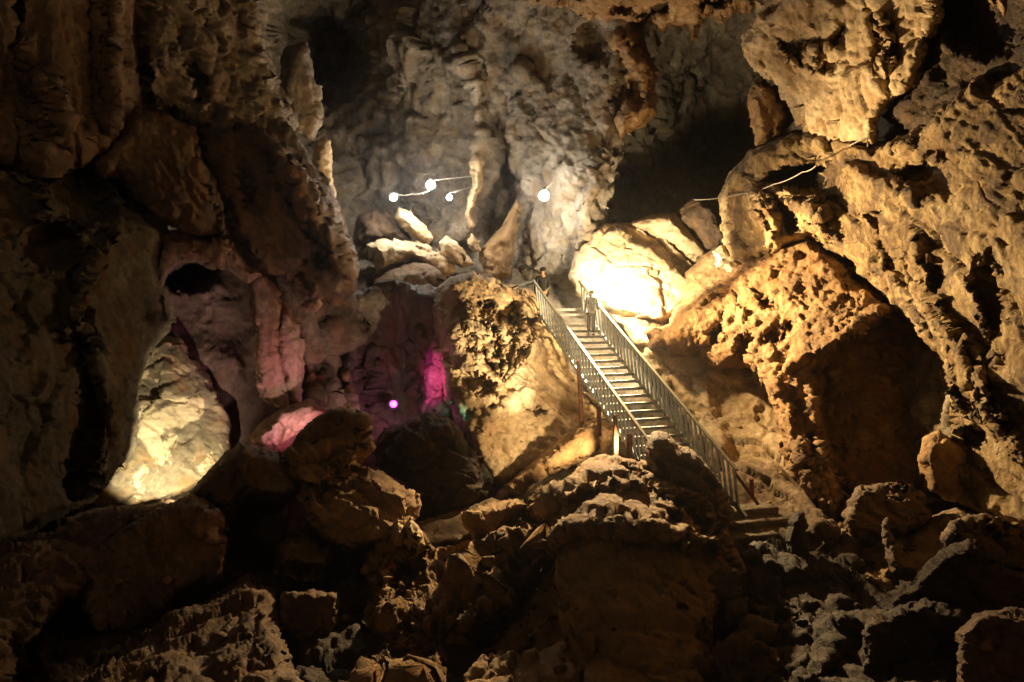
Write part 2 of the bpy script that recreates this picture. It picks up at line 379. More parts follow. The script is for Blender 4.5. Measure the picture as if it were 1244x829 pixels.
# boulders piled up below the bulbs
relief('boulder', [(435, 262), (455, 255), (478, 262), (490, 275), (500, 288), (497, 300), (444, 300), (430, 318), (428, 290)], (26.6, 0, -.2), st_rough, M['brown'],
       bevel=(16, 1.0), amp=.3, step=2, closed=True, label='dark brown boulder at the back, just below the leftmost white bulb', cat='boulder')
relief('boulder', [(485, 251), (499, 256), (517, 275), (525, 291), (522, 300), (508, 297), (492, 284), (479, 262)], (26.0, .4, -.4), st_block, M['cream'],
       bevel=(12, .8), amp=.25, step=1.6, closed=True, label='upright cream boulder standing topmost in the pile under the bulbs', cat='boulder')
relief('rock_slab', [(444, 296), (467, 292), (499, 293), (522, 299), (545, 316), (551, 332), (536, 340), (515, 330), (499, 320), (480, 326), (460, 334), (448, 312)], (25.2, .3, -.5), st_block, M['cream'],
       bevel=(12, .9), amp=.25, step=1.8, closed=True, label='long pale slab lying across the boulder pile with an orange left end', cat='rock slab')
relief('boulder', [(531, 296), (541, 286), (558, 297), (577, 322), (560, 326), (549, 318), (533, 309)], (25.4, .2, -.4), st_block, M['cream'],
       bevel=(9, .7), amp=.2, step=1.6, closed=True, label='wedge shaped cream boulder at the right end of the long slab', cat='boulder')
relief('boulder', [(455, 340), (476, 325), (500, 317), (522, 320), (540, 330), (545, 345), (531, 360), (510, 372), (480, 366), (460, 356)], (24.3, .1, -.3), st_block, M['brown'],
       bevel=(18, 1.1), amp=.3, step=2, closed=True, label='rounded grey brown boulder under the long pale slab', cat='boulder')
relief('boulder', [(493, 377), (506, 359), (522, 351), (533, 357), (527, 370), (508, 379)], (23.6, .1, -.2), st_block, M['ochre'],
       bevel=(9, .5), amp=.18, step=1.6, closed=True, label='small tan stone at the foot of the boulder pile', cat='boulder')
relief('cave_wall', [(425, 335), (450, 330), (480, 350), (560, 330), (600, 335), (620, 350), (640, 420), (560, 430), (420, 400), (400, 350)], (25.2, .1, -.8), st_rough, M['brown'],
       bevel=(22, 1.2), amp=.4, kind='structure')

# ---- left side: upper drapery, wall with opening, glowing recess
relief('flowstone_curtain', [(-320, -260), (168, -260), (166, 60), (172, 128), (150, 175), (118, 196), (62, 214), (0, 204), (-150, 212), (-320, 220)],
       [(-300, -200, 9), (-300, 200, 9.5), (0, -100, 13), (0, 200, 13.6), (150, -100, 15), (150, 180, 15.2), (60, 0, 13.8)], flute(4.2, .16, .17, 0, .28), M['drape'], bevel=(24, 1.1), amp=1.,
       label='tall brown ribbed flowstone curtain filling the upper left corner', cat='flowstone', feats=[ridge([(52, 100), (56, 190)], 14, -.5), ridge([(20, -50), (24, 200)], 8, .5), ridge([(112, -50), (108, 190)], 10, .5), ridge([(135, -50), (140, 170)], 10, -.3)])
relief('cave_wall', [(150, -260), (330, -260), (325, -20), (322, 60), (345, 110), (362, 150), (340, 185), (290, 178), (240, 168), (200, 150), (165, 132)],
       [(160, -100, 16), (330, -100, 19), (180, 130, 16.2), (340, 150, 19.2), (240, 0, 17)], st_lumpy, M['grey'], bevel=(22, 1.4), amp=1.15, kind='structure', seed=409,
       feats=[dent(178, 92, 9, 14, .8), dent(245, 105, 14, 20, .9, -20), ridge([(240, 95), (255, 110), (250, 130)], 9, -.5), dent(205, 150, 16, 9, .7), dent(285, 165, 12, 12, .6)])
relief('flowstone_curtain', [(108, 196), (125, 182), (165, 132), (200, 140), (235, 155), (252, 195), (268, 240), (279, 286), (250, 290), (220, 282), (190, 262), (168, 235), (150, 218), (120, 215)],
       (15.6, 1.0, .3), flute(5.5, .4, .10, -.25, .2), M['drape'], bevel=(16, 1.0), label='leaning fluted flowstone apron with an orange rib above the cave recess', cat='flowstone',
       feats=[ridge([(243, 180), (258, 225), (272, 285)], 7, -.5)])
relief('flowstone_curtain', [(238, 150), (300, 160), (330, 160), (352, 185), (385, 215), (402, 245), (418, 285), (434, 318), (432, 352), (415, 372), (392, 372), (378, 385), (352, 345), (326, 332), (300, 305), (281, 290), (268, 245), (250, 200)],
       (17.8, .9, .2), flute(4.2, .35, .14, -.45, .35), M['drape'], bevel=(20, 1.5), amp=1.1, label='huge ribbed brown flowstone cascade sweeping down right to a dark point', cat='flowstone',
       feats=[ridge([(330, 180), (380, 260), (415, 330)], 14, -.6), dent(345, 230, 12, 40, .8, -25), dent(300, 230, 14, 30, .6, -15), dent(385, 300, 10, 30, .6, -20)])
relief('flowstone_curtain', [(345, 60), (372, 50), (388, 110), (392, 150), (380, 172), (352, 160), (340, 110)], (21.5, 1, 0), flute(2.2, .4, .15, 0, .3), M['grey'],
       bevel=(12, .9), label='grey hanging lobe of flowstone in the dark ceiling hollow', cat='flowstone')
relief('dripstone_column', [(384, 172), (398, 162), (403, 190), (404, 215), (408, 240), (400, 248), (396, 220), (384, 212), (380, 195)], (22.4, 1, 0), st_lumpy, M['cream'],
       bevel=(9, .6), amp=.4, step=1.8, closed=True, label='pale grey dripstone column standing out at the edge of the left wall', cat='dripstone')
relief('cave_wall', [(-320, 190), (-100, 205), (0, 200), (62, 212), (120, 205), (150, 215), (180, 250), (200, 268), (205, 290), (196, 312), (195, 340), (206, 362), (212, 395), (201, 412), (180, 432), (171, 470), (170, 515), (165, 545), (140, 580), (112, 612), (60, 640), (0, 668), (-320, 760)],
       [(-300, 200, 8.5), (-300, 700, 8), (0, 210, 13.5), (0, 640, 11.5), (100, 230, 14.8), (100, 600, 13.2), (190, 300, 16), (165, 500, 14.8), (60, 420, 12.6), (200, 380, 16.4), (-100, 420, 10.6)],
       st_smooth, M['olive'], bevel=(20, .6), amp=1.1, kind='structure', seed=517, warp=(4, 25),
       feats=[dent(160, 232, 17, 14, 1.6, 30, .6), dent(100, 245, 40, 28, .5), ridge([(45, 225), (60, 245), (50, 265)], 12, -.4),
              ridge([(90, 420), (110, 500), (95, 590)], 26, .8), ridge([(130, 300), (100, 360), (90, 420)], 18, -.5), dent(60, 300, 30, 26, .6)])
relief('rock_arch', [(180, 275), (205, 280), (245, 282), (275, 288), (300, 322), (318, 335), (300, 345), (282, 330), (262, 326), (238, 318), (218, 320), (204, 332), (196, 350), (190, 330), (192, 300)], (16.6, .6, 0), st_lumpy, M['pink'],
       bevel=(11, .9), amp=.5, step=2, label='pinkish rock arch framing the top of the lit recess', cat='rock arch')
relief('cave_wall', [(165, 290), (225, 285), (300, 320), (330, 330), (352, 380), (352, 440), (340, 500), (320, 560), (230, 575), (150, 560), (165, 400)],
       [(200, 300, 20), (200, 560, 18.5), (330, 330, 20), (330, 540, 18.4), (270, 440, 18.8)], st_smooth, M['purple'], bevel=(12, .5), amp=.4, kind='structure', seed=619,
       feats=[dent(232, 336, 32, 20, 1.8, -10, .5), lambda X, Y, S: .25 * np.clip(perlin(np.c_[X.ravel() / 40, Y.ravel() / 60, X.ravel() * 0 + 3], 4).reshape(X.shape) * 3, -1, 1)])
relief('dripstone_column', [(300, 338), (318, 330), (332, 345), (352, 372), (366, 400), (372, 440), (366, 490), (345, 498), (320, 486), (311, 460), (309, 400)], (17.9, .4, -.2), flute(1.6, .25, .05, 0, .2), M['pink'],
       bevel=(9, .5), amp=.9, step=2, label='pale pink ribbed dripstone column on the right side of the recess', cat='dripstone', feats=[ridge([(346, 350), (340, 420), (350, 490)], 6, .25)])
relief('rock_slab', [(205, 407), (223, 413), (237, 439), (255, 457), (271, 493), (281, 519), (281, 545), (262, 575), (240, 592), (207, 606), (176, 622), (108, 626), (95, 590), (125, 552), (140, 517), (140, 485), (150, 449), (165, 430), (190, 412)],  # lit patch of the recess wall, given the shape of its own slab
       [(200, 410, 18.4), (280, 530, 17.6), (112, 620, 15.2), (170, 500, 16.6), (220, 600, 16.2)], st_block, M['slab'], bevel=(7, .4), amp=.2, step=2, closed=True, warp=(2.5, 16),
       label='brightly lit patch of wall, shaped as a pale slab in the opening of the left wall', cat='rock slab', seed=733)
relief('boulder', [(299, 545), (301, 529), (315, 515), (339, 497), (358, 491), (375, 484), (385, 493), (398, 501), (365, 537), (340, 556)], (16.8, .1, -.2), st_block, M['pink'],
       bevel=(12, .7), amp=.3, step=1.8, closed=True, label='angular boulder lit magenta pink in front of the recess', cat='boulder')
relief('rock', [(367, 371), (374, 362), (386, 362), (390, 372), (382, 379), (370, 380)], (17.4, 0, 0), st_block, M['pink'],
       bevel=(6, .3), amp=.2, step=1.5, closed=True, label='small pink stone perched on the tip of the flowstone cascade', cat='rock')

relief('cave_wall', [(60, 170), (200, 120), (340, 140), (420, 260), (440, 420), (370, 450), (330, 345), (280, 300), (220, 270), (160, 262), (100, 250)], [(60, 200, 15.5), (200, 240, 17.2), (300, 310, 18.6), (420, 380, 19.6), (420, 250, 19.8), (250, 150, 18)],
       flute(2.2, .3, .15, -.2, .4), M['drapegrey'], bevel=(8, .4), kind='structure')
# ---- middle left: fluted pillars round the magenta lamp
relief('flowstone_curtain', [(372, 392), (395, 378), (430, 356), (470, 346), (510, 352), (545, 348), (560, 380), (565, 440), (550, 520), (500, 545), (450, 540), (410, 505), (385, 500), (368, 505), (360, 440)],
       [(370, 400, 19.4), (430, 360, 20.5), (550, 360, 21.5), (480, 420, 21.4), (480, 500, 20.8), (380, 500, 18.6), (550, 500, 20.5)], flute(2.2, .28, .22, 0, .4), M['drapegrey'],
       bevel=(14, 1.0), amp=1.15, label='wall of dark fluted flowstone pillars around the magenta lamp', cat='flowstone',
       feats=[ridge([(402, 400), (400, 500)], 8, -.4), ridge([(425, 400), (426, 500)], 9, -.5), ridge([(447, 420), (450, 520)], 8, .6), ridge([(415, 395), (413, 500)], 5, .6), ridge([(438, 390), (437, 500)], 5, .6), ridge([(510, 400), (505, 480)], 8, -.4)])
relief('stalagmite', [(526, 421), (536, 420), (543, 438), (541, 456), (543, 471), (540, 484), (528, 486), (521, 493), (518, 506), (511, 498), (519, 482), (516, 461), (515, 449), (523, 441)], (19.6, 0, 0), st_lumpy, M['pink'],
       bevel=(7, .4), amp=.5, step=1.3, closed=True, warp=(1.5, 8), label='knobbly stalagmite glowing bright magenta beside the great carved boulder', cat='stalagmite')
relief('boulder', [(516, 500), (524, 485), (538, 480), (552, 485), (556, 500), (545, 512), (522, 512)], (19.0, 0, 0), st_block, M['grey'],
       bevel=(10, .6), amp=.2, step=1.6, closed=True, label='small stone at the foot of the magenta stalagmite, touched by teal light', cat='boulder')

# ---- the great boulder with the coral-like hollow
cb = (612., 466.)
def coral(X, Y, S):
    poly = [(557, 385), (575, 364), (598, 362), (612, 378), (632, 372), (648, 388), (652, 408), (642, 432), (625, 455), (612, 468), (596, 452), (570, 430), (553, 422), (548, 408), (556, 402)]
    s = np.clip(sdist(X, Y, poly) / 6, 0, 1)
    dx, dy = X - cb[0], Y - cb[1]; r = np.hypot(dx, dy)
    q = np.c_[X.ravel() / 16, Y.ravel() / 16, np.zeros(X.size)]
    w = fbm(q, 1, 3, 77).reshape(X.shape); w2 = fbm(q, 1.7, 3, 78).reshape(X.shape)
    a = np.arctan2(dx, -dy) + .35 * w
    k = np.abs(np.sin(a * 7.5)) ; k2 = np.abs(np.sin(a * 17 + 2 * w2)); mixk = np.clip((r - 30) / 30, 0, 1)
    rdg = (1 - mixk) * (1 - k) + mixk * (1 - np.minimum(k * .9, k2))
    rdg = rdg ** 1.3 + .25 * w2
    patch = np.clip((perlin(np.c_[X.ravel() / 22, Y.ravel() / 22, np.zeros(X.size) + 5], 6).reshape(X.shape) + .12) * 6, 0, 1)
    plates = np.maximum(dent(572, 384, 17, 22, 1, 35)(X, Y, S), dent(562, 412, 17, 11, 1, 20)(X, Y, S)) * np.clip((w2 + .35) * 4, 0, 1)
    cav = 1.15 * (1 - np.clip(rdg * 1.5, 0, 1)) * (1 - plates * .95) * (.5 + .5 * patch)
    return s * cav
coral_ref[0] = coral
relief('boulder', [(522, 400), (521, 372), (528, 352), (548, 335), (575, 329), (598, 340), (625, 348), (652, 353), (668, 372), (682, 395), (694, 412), (690, 440), (712, 478), (738, 498), (745, 522), (715, 535), (680, 560), (640, 580), (612, 592), (596, 590), (580, 560), (560, 520), (545, 495), (532, 455)],
       [(525, 350, 21.5), (522, 400, 21.3), (552, 345, 19.6), (548, 400, 18.9), (556, 480, 18.3), (575, 560, 17.6), (600, 400, 19.0), (612, 480, 18.6), (640, 560, 18.2), (655, 365, 21.8), (680, 400, 21.8), (690, 450, 21.4), (655, 420, 20.3), (735, 515, 20.0), (620, 350, 21.2), (690, 520, 19.4)],
       st_lumpy, M['cream'], bevel=(11, 1.1), amp=.46, step=1.3, closed=True, warp=(3, 16), seed=871,
       feats=[coral, ([(690, 402), (780, 395), (780, 540), (742, 530), (716, 500), (703, 465)], 1.4, 5), dent(620, 384, 15, 17, 1.2, -30, .5), dent(643, 391, 9, 9, .8), dent(580, 465, 28, 12, .9, 25, .7), ridge([(575, 560), (600, 500), (640, 470)], 14, -.15), dent(605, 492, 12, 5, .5, 10), dent(650, 500, 13, 5, .5, 20), dent(570, 505, 5, 9, .4)],
       label='great tan boulder left of the stairs with coral-like stone ribs in its face', cat='boulder')
relief('rock_ledge', [(598, 612), (612, 590), (640, 568), (672, 540), (700, 520), (722, 508), (742, 516), (748, 532), (735, 552), (700, 565), (668, 575), (640, 596), (620, 612), (600, 622)], (17.4, .9, -.7), st_lumpy, M['ochre'],
       bevel=(12, 1.0), amp=.5, step=2, closed=True, label='slanting golden rock ledge below the rusty posts of the stairs', cat='rock ledge')

# ---- boulders behind the flood lamp
relief('boulder', [(720, 280), (737, 271), (762, 272), (801, 291), (828, 310), (846, 328), (846, 349), (842, 362), (820, 383), (808, 397), (784, 388), (751, 384), (722, 374), (702, 360), (690, 340), (700, 305)], [(700, 340, 24.6), (720, 285, 25.2), (770, 280, 25.2), (845, 335, 24.8), (760, 340, 23.9), (800, 380, 23.4), (740, 375, 23.7)], st_block, M['cream'],
       bevel=(9, .8), amp=.38, step=1.8, closed=True, label='big pale boulder blazing white right behind the flood lamp', cat='boulder', seed=947,
       feats=[([(740, 265), (764, 271), (802, 292), (848, 330), (846, 350), (835, 340), (800, 312), (768, 292)], .9, 7)])
relief('boulder', [(762, 272), (790, 262), (818, 257), (836, 275), (852, 298), (864, 314), (856, 326), (838, 318), (805, 296)], (25.8, .1, -.4), st_block, M['cream'],
       bevel=(9, .8), amp=.3, step=1.8, closed=True, label='cream boulder lying behind and above the flood lamp boulder', cat='boulder')
relief('boulder', [(818, 260), (848, 238), (872, 244), (884, 268), (890, 292), (872, 312), (856, 320), (846, 295), (832, 274)], (26.0, .1, -.4), st_rough, M['brown'],  # shaded side of the cream boulder, made as a separate rock in darker colour
       bevel=(14, 1.0), amp=.35, step=2, closed=True, label='shadowed right side of the cream boulder, built as a brown boulder under the cable', cat='boulder')
relief('rock', [(865, 305), (879, 297), (895, 305), (912, 322), (900, 336), (884, 334), (872, 322)], (22.6, .1, -.3), st_block, M['cream'],
       bevel=(8, .5), amp=.2, step=1.5, closed=True, label='small pale wedge of stone lodged above the overhanging boulder', cat='rock')
relief('cave_wall', [(835, 330), (868, 300), (920, 285), (960, 290), (960, 360), (900, 400), (820, 440), (770, 410), (790, 390), (812, 392)], (23.6, -.2, -1.0), st_rough, M['ochre'],
       bevel=(14, .8), amp=.35, kind='structure')
relief('cave_wall', [(742, 380), (780, 388), (815, 400), (870, 420), (930, 440), (965, 500), (985, 590), (960, 625), (905, 612), (868, 572), (815, 480), (780, 430)],
       [(745, 385, 23.4), (800, 420, 22.7), (900, 450, 21.4), (970, 560, 19.0), (900, 600, 18.2), (840, 500, 21.0), (880, 520, 20.3)], st_rough, M['cream'], bevel=(14, .8), amp=.45, kind='structure',
       feats=[ridge([(850, 470), (878, 540)], 14, -.3)])
relief('soil_bank', [(870, 575), (900, 560), (945, 565), (975, 590), (1000, 622), (1020, 660), (990, 690), (940, 665), (880, 625)], [(880, 580, 17.4), (960, 580, 17.6), (1000, 640, 15.4), (900, 650, 15.6), (940, 620, 16.6)], st_rough, M['soil'],
       bevel=(12, .4), amp=.25, kind='structure')

# ---- right hand overhanging boulder
relief('boulder', [(783, 404), (792, 398), (812, 396), (817, 378), (840, 358), (872, 338), (905, 318), (938, 298), (966, 282), (984, 281), (1003, 295), (1028, 318), (1058, 345), (1085, 368), (1112, 400), (1136, 440), (1150, 480), (1153, 530), (1150, 580), (1130, 604), (1080, 612), (1030, 622), (1008, 636), (985, 622), (966, 592), (952, 560), (946, 522), (936, 492), (925, 470), (908, 452), (895, 446), (880, 452), (862, 446), (850, 430), (835, 438), (812, 432), (790, 426)],
       [(785, 412, 21.1), (815, 420, 21.0), (850, 400, 20.9), (850, 425, 21.0), (880, 345, 21.8), (970, 285, 20.4), (900, 400, 20.2), (950, 360, 19.8), (950, 450, 18.8), (960, 540, 17.6), (1000, 620, 16.2), (1000, 420, 18.2), (1080, 370, 18.0), (1060, 500, 16.8), (1140, 470, 17.2), (1145, 590, 16.2), (1060, 600, 16.0)],
       st_lumpy, M['rust'], bevel=(16, 1.3), amp=.62, step=1.8, closed=True, warp=(4, 18), seed=1013,
       feats=[([(985, 450), (1010, 425), (1040, 405), (1072, 380), (1110, 400), (1150, 450), (1175, 560), (1150, 620), (1050, 625), (1015, 600), (1000, 540)], 1.9, 14),
              ridge([(955, 445), (985, 428), (1030, 405), (1072, 372)], 11, -.35), ridge([(940, 470), (955, 530), (975, 580), (1000, 625)], 20, -.5), dent(905, 418, 11, 14, .9, 20), dent(868, 408, 8, 14, .8), dent(938, 412, 14, 9, .5, 30),
              dent(960, 395, 10, 8, .4), dent(925, 372, 9, 7, .35), dent(985, 545, 9, 20, .5, 10)],
       label='massive orange brown overhanging boulder right of the stairs with a dark hollowed side', cat='boulder')

# ---- right hand wall and ceiling
relief('cave_wall', [(912, 182), (935, 172), (965, 160), (1020, 155), (1060, 172), (1100, 165), (1180, 100), (1260, 60), (1620, 40), (1620, 800), (1244, 660), (1160, 618), (1118, 596), (1128, 560), (1150, 520), (1140, 440), (1080, 370), (1030, 320), (1005, 300), (985, 292), (960, 300), (925, 315), (905, 322), (885, 318), (876, 290), (872, 240), (890, 205)],
       [(880, 240, 22.6), (930, 190, 21), (960, 240, 19.6), (1000, 210, 19.2), (1030, 300, 18.6), (1080, 350, 17.6), (1120, 420, 16.6), (1150, 560, 15.8), (1244, 640, 13.6), (1100, 240, 15.8), (1180, 350, 14.0), (1244, 450, 12.6), (1244, 100, 13), (1150, 150, 14.6), (1600, 50, 8.5), (1600, 700, 9), (1400, 350, 10.6)],
       st_diag, M['leopard'], bevel=(14, 1.4), amp=.45, seed=1117, kind='structure', warp=(5, 24), step=2.2,
       feats=[([(935, 206), (960, 202), (990, 199), (999, 212), (990, 228), (965, 232), (940, 225), (926, 222)], 2.6, 7), ([(940, 238), (952, 242), (968, 262), (974, 280), (958, 284), (948, 262)], 1.4, 6),
              ridge([(925, 240), (935, 270), (940, 300)], 13, -.7), ridge([(985, 235), (1000, 290), (1050, 350), (1090, 400)], 16, -.5),
              dent(1130, 215, 40, 30, 1.1, -10, .9), dent(1085, 200, 60, 24, .6, 10, .9), dent(1080, 320, 7, 12, .35, -25), dent(1135, 340, 10, 22, .5, 20, .8), dent(1200, 360, 16, 50, .9, -8, .9), dent(1200, 445, 26, 14, .5, 20, .8),
              ridge([(1110, 300), (1150, 400), (1210, 520)], 14, -.5), ridge([(1060, 260), (1120, 380), (1180, 500)], 9, .4), ridge([(1180, 460), (1244, 560)], 10, -.4), dent(1178, 530, 8, 12, .7)])
relief('boulder', [(1115, 560), (1120, 532), (1140, 525), (1160, 534), (1185, 545), (1195, 575), (1190, 600), (1160, 612), (1128, 600)], (15.2, .0, 0), st_lumpy, M['ochre'], bevel=(14, .5), amp=.35, step=2, closed=True,
       label='knobbly tan boulder against the foot of the right wall', cat='boulder')
relief('hanging_rock', [(899, 46), (914, 28), (922, 5), (925, -60), (960, -240), (1180, -240), (1150, -40), (1136, 30), (1124, 80), (1104, 110), (1082, 122), (1066, 150), (1062, 186), (1012, 188), (975, 168), (960, 130), (942, 104), (920, 92), (904, 72)],
       [(900, 50, 20.5), (960, 120, 19.6), (1020, 160, 18.4), (1100, 100, 16.2), (1060, 20, 16.6), (960, 0, 18.6), (1000, 80, 18.2), (1150, -200, 13.5), (960, -200, 16.5), (1130, 40, 15.6)],
       st_block, M['cream'], bevel=(11, .9), amp=.42, step=2, warp=(5, 20), seed=1201,
       feats=[([(945, 42), (960, 44), (982, 46), (1005, 44), (1022, 26), (1030, 30), (1026, 56), (1008, 58), (990, 62), (992, 86), (978, 84), (962, 70), (948, 56)], .5, 9), ridge([(950, 50), (965, 80)], 4, -.35), ridge([(968, 55), (985, 88)], 4, -.35),
              dent(1012, 78, 13, 8, .4, -20), ([(1050, 0), (1080, 20), (1100, 60), (1100, 100), (1080, 112), (1064, 90), (1060, 50)], .5, 14), ridge([(1068, 20), (1078, 50), (1078, 80)], 7, -.8), dent(985, 68, 8, 14, -.5, -30)],
       label='huge pale overhanging block of ceiling rock at upper right with ragged dark slots', cat='hanging rock')
relief('hanging_rock', [(912, 100), (926, 92), (946, 106), (962, 126), (966, 146), (950, 165), (936, 172), (917, 178), (911, 150), (908, 122)], (20.9, -.3, 0), st_block, M['ochre'],
       bevel=(13, 1.0), amp=.3, step=1.8, closed=True, label='rounded tan rock tucked under the huge overhanging block', cat='hanging rock')
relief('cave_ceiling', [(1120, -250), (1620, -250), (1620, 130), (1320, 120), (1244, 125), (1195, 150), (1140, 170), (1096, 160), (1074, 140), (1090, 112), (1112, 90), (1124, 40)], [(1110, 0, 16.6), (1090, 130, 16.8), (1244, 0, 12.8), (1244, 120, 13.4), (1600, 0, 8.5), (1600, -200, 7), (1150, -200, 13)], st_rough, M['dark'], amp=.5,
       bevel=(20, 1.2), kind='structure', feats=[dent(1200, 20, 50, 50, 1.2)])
relief('stalactite', [(1204, -30), (1222, -30), (1224, 10), (1220, 22), (1212, 12), (1206, 0)], (12.2, 0, 0), st_lumpy, M['ochre'], bevel=(7, .3), amp=.2, step=1.6, closed=True,
       label='small tan stalactite in the dark top right corner', cat='stalactite')
relief('cave_ceiling', [(600, -260), (950, -260), (940, -60), (922, 0), (914, 14), (898, 12), (880, 28), (858, 24), (846, 50), (838, 52), (834, 30), (815, 32), (802, 40), (790, 22), (772, 30), (748, 24), (735, 34), (700, 10), (650, 6), (610, -20)],
       [(620, -200, 18), (930, -200, 15.5), (650, 0, 24), (750, 25, 23.6), (850, 20, 22.5), (910, 10, 21.2), (800, -80, 19.5)], st_rough, M['ochre'], bevel=(11, 1.2), amp=.5, kind='structure', seed=1301, warp=(5, 16), step=2,
       feats=[dent(795, 14, 18, 9, 1.2), dent(865, 5, 16, 8, 1.0), dent(760, 10, 14, 7, .8)])
relief('rock_rib', [(738, 20), (765, 28), (785, 55), (800, 88), (797, 112), (800, 135), (785, 152), (765, 162), (752, 170), (745, 150), (757, 120), (756, 85), (738, 50)], (24.4, -.3, .2), st_lumpy, M['ochre'], bevel=(14, 1.2), amp=.6, step=2,
       label='ragged tan rock rib coming down from the ceiling left of the dark recess', cat='rock rib', feats=[dent(772, 112, 12, 20, 1.1), dent(775, 60, 8, 16, .5)])
# ---- foreground left
relief('cave_floor', [(-320, 690), (-100, 690), (0, 662), (60, 638), (112, 618), (170, 618), (215, 606), (205, 632), (150, 665), (95, 720), (20, 790), (-40, 1000), (-320, 1000)], [(-300, 700, 8), (0, 665, 11.2), (110, 625, 13), (190, 620, 13.8), (60, 720, 10), (-300, 980, 5)], st_lumpy, M['brown'],
       bevel=(22, 1.2), amp=.8, kind='structure')
relief('flowstone_mound', [(103, 674), (134, 653), (165, 634), (197, 620), (232, 604), (262, 615), (275, 630), (275, 669), (270, 705), (240, 720), (217, 728), (185, 755), (155, 768), (109, 770), (97, 731), (90, 700)], (11.6, .4, -.5), flute(6.5, .45, .09, .08, .22), M['drape'],
       bevel=(18, 1.2), step=2, closed=True, label='ribbed flowstone mound like a row of organ pipes in the left foreground', cat='flowstone')
relief('flowstone_mound', [(230, 598), (252, 572), (275, 548), (292, 538), (320, 545), (340, 552), (366, 580), (372, 605), (340, 612), (300, 610), (280, 640), (262, 622)], (13.4, .2, -.6), flute(6.5, .45, .085, .1, .22), M['drape'],
       bevel=(16, 1.1), step=2, closed=True, label='dark ribbed flowstone shoulder below the pale slab', cat='flowstone')
relief('boulder', [(270, 612), (285, 590), (310, 582), (335, 595), (352, 620), (350, 660), (330, 700), (300, 712), (275, 690), (266, 650)], (14.4, .3, -.4), st_strata, M['dark'],
       bevel=(11, 1.1), amp=.5, closed=True, label='black hollow-looking rock between the ribbed mound and the layered stones', cat='boulder')
relief('boulder', [(345, 550), (366, 525), (398, 499), (428, 494), (446, 512), (456, 545), (442, 562), (465, 572), (500, 594), (511, 614), (506, 640), (488, 660), (455, 664), (420, 670), (392, 655), (372, 625), (350, 585)],
       (13.6, .3, -.9), st_strata, M['ochre'], bevel=(14, .7), amp=.6, step=2, closed=True, label='large craggy golden brown boulder in the left middle ground', cat='boulder',
       feats=[ridge([(350, 590), (380, 600), (440, 572)], 10, .4), dent(395, 600, 8, 12, .4)])
relief('boulder', [(333, 665), (352, 650), (385, 655), (405, 668), (408, 692), (390, 715), (350, 718), (332, 700)], (12.4, .1, -.3), st_strata, M['brown'],
       bevel=(9, .8), amp=.35, closed=True, label='layered brown stone under the large golden brown boulder', cat='boulder', feats=[ridge([(330, 690), (410, 694)], 5, .35)])
relief('rock', [(340, 722), (380, 716), (412, 720), (415, 760), (398, 800), (352, 802), (336, 770)], (11.2, .1, -.3), st_strata, M['brown'],
       bevel=(7, .7), amp=.35, closed=True, label='squarish brown rock directly below the layered stone', cat='rock')
relief('rock_outcrop', [(-40, 1000), (20, 890), (95, 829), (150, 785), (200, 752), (262, 722), (300, 700), (332, 716), (352, 790), (372, 829), (380, 1000)], [(0, 980, 6), (350, 980, 6.4), (120, 800, 9.6), (260, 725, 11), (340, 760, 10.2), (200, 830, 8.8)], st_slope, M['brown'],
       bevel=(22, 1.3), amp=.6, label='dim sloping brown outcrop along the bottom left edge', cat='rock outcrop')
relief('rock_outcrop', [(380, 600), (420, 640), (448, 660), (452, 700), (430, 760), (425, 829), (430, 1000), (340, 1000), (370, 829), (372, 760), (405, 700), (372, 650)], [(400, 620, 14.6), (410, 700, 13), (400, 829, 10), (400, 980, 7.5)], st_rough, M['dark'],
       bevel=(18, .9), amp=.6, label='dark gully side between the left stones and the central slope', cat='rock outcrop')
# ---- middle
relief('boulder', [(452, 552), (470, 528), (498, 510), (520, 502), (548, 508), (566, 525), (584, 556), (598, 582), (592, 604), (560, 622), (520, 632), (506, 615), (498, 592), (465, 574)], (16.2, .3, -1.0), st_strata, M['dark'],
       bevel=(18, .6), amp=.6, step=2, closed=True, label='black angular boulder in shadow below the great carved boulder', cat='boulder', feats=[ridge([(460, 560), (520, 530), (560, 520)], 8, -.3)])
relief('rock', [(452, 545), (462, 525), (485, 512), (510, 506), (512, 520), (490, 530), (468, 545)], (16.6, .1, 0), st_lumpy, M['brown'], bevel=(10, .5), amp=.3, step=1.8, closed=True,
       label='rough brown stone lying in front of the magenta lamp', cat='rock')
relief('soil_bank', [(500, 636), (540, 624), (598, 606), (620, 612), (600, 640), (560, 665), (510, 672)], (15.2, .2, -1.8), st_smooth, M['soil'], bevel=(9, .4), amp=.2, kind='structure')
relief('rock_slab', [(560, 622), (590, 612), (630, 604), (640, 614), (622, 632), (602, 650), (575, 655), (562, 640)], (14.0, .2, -.6), st_block, M['ochre'], bevel=(9, .6), amp=.35, step=1.8, closed=True,
       label='broken pale-edged slab resting on the sandy patch', cat='rock slab')
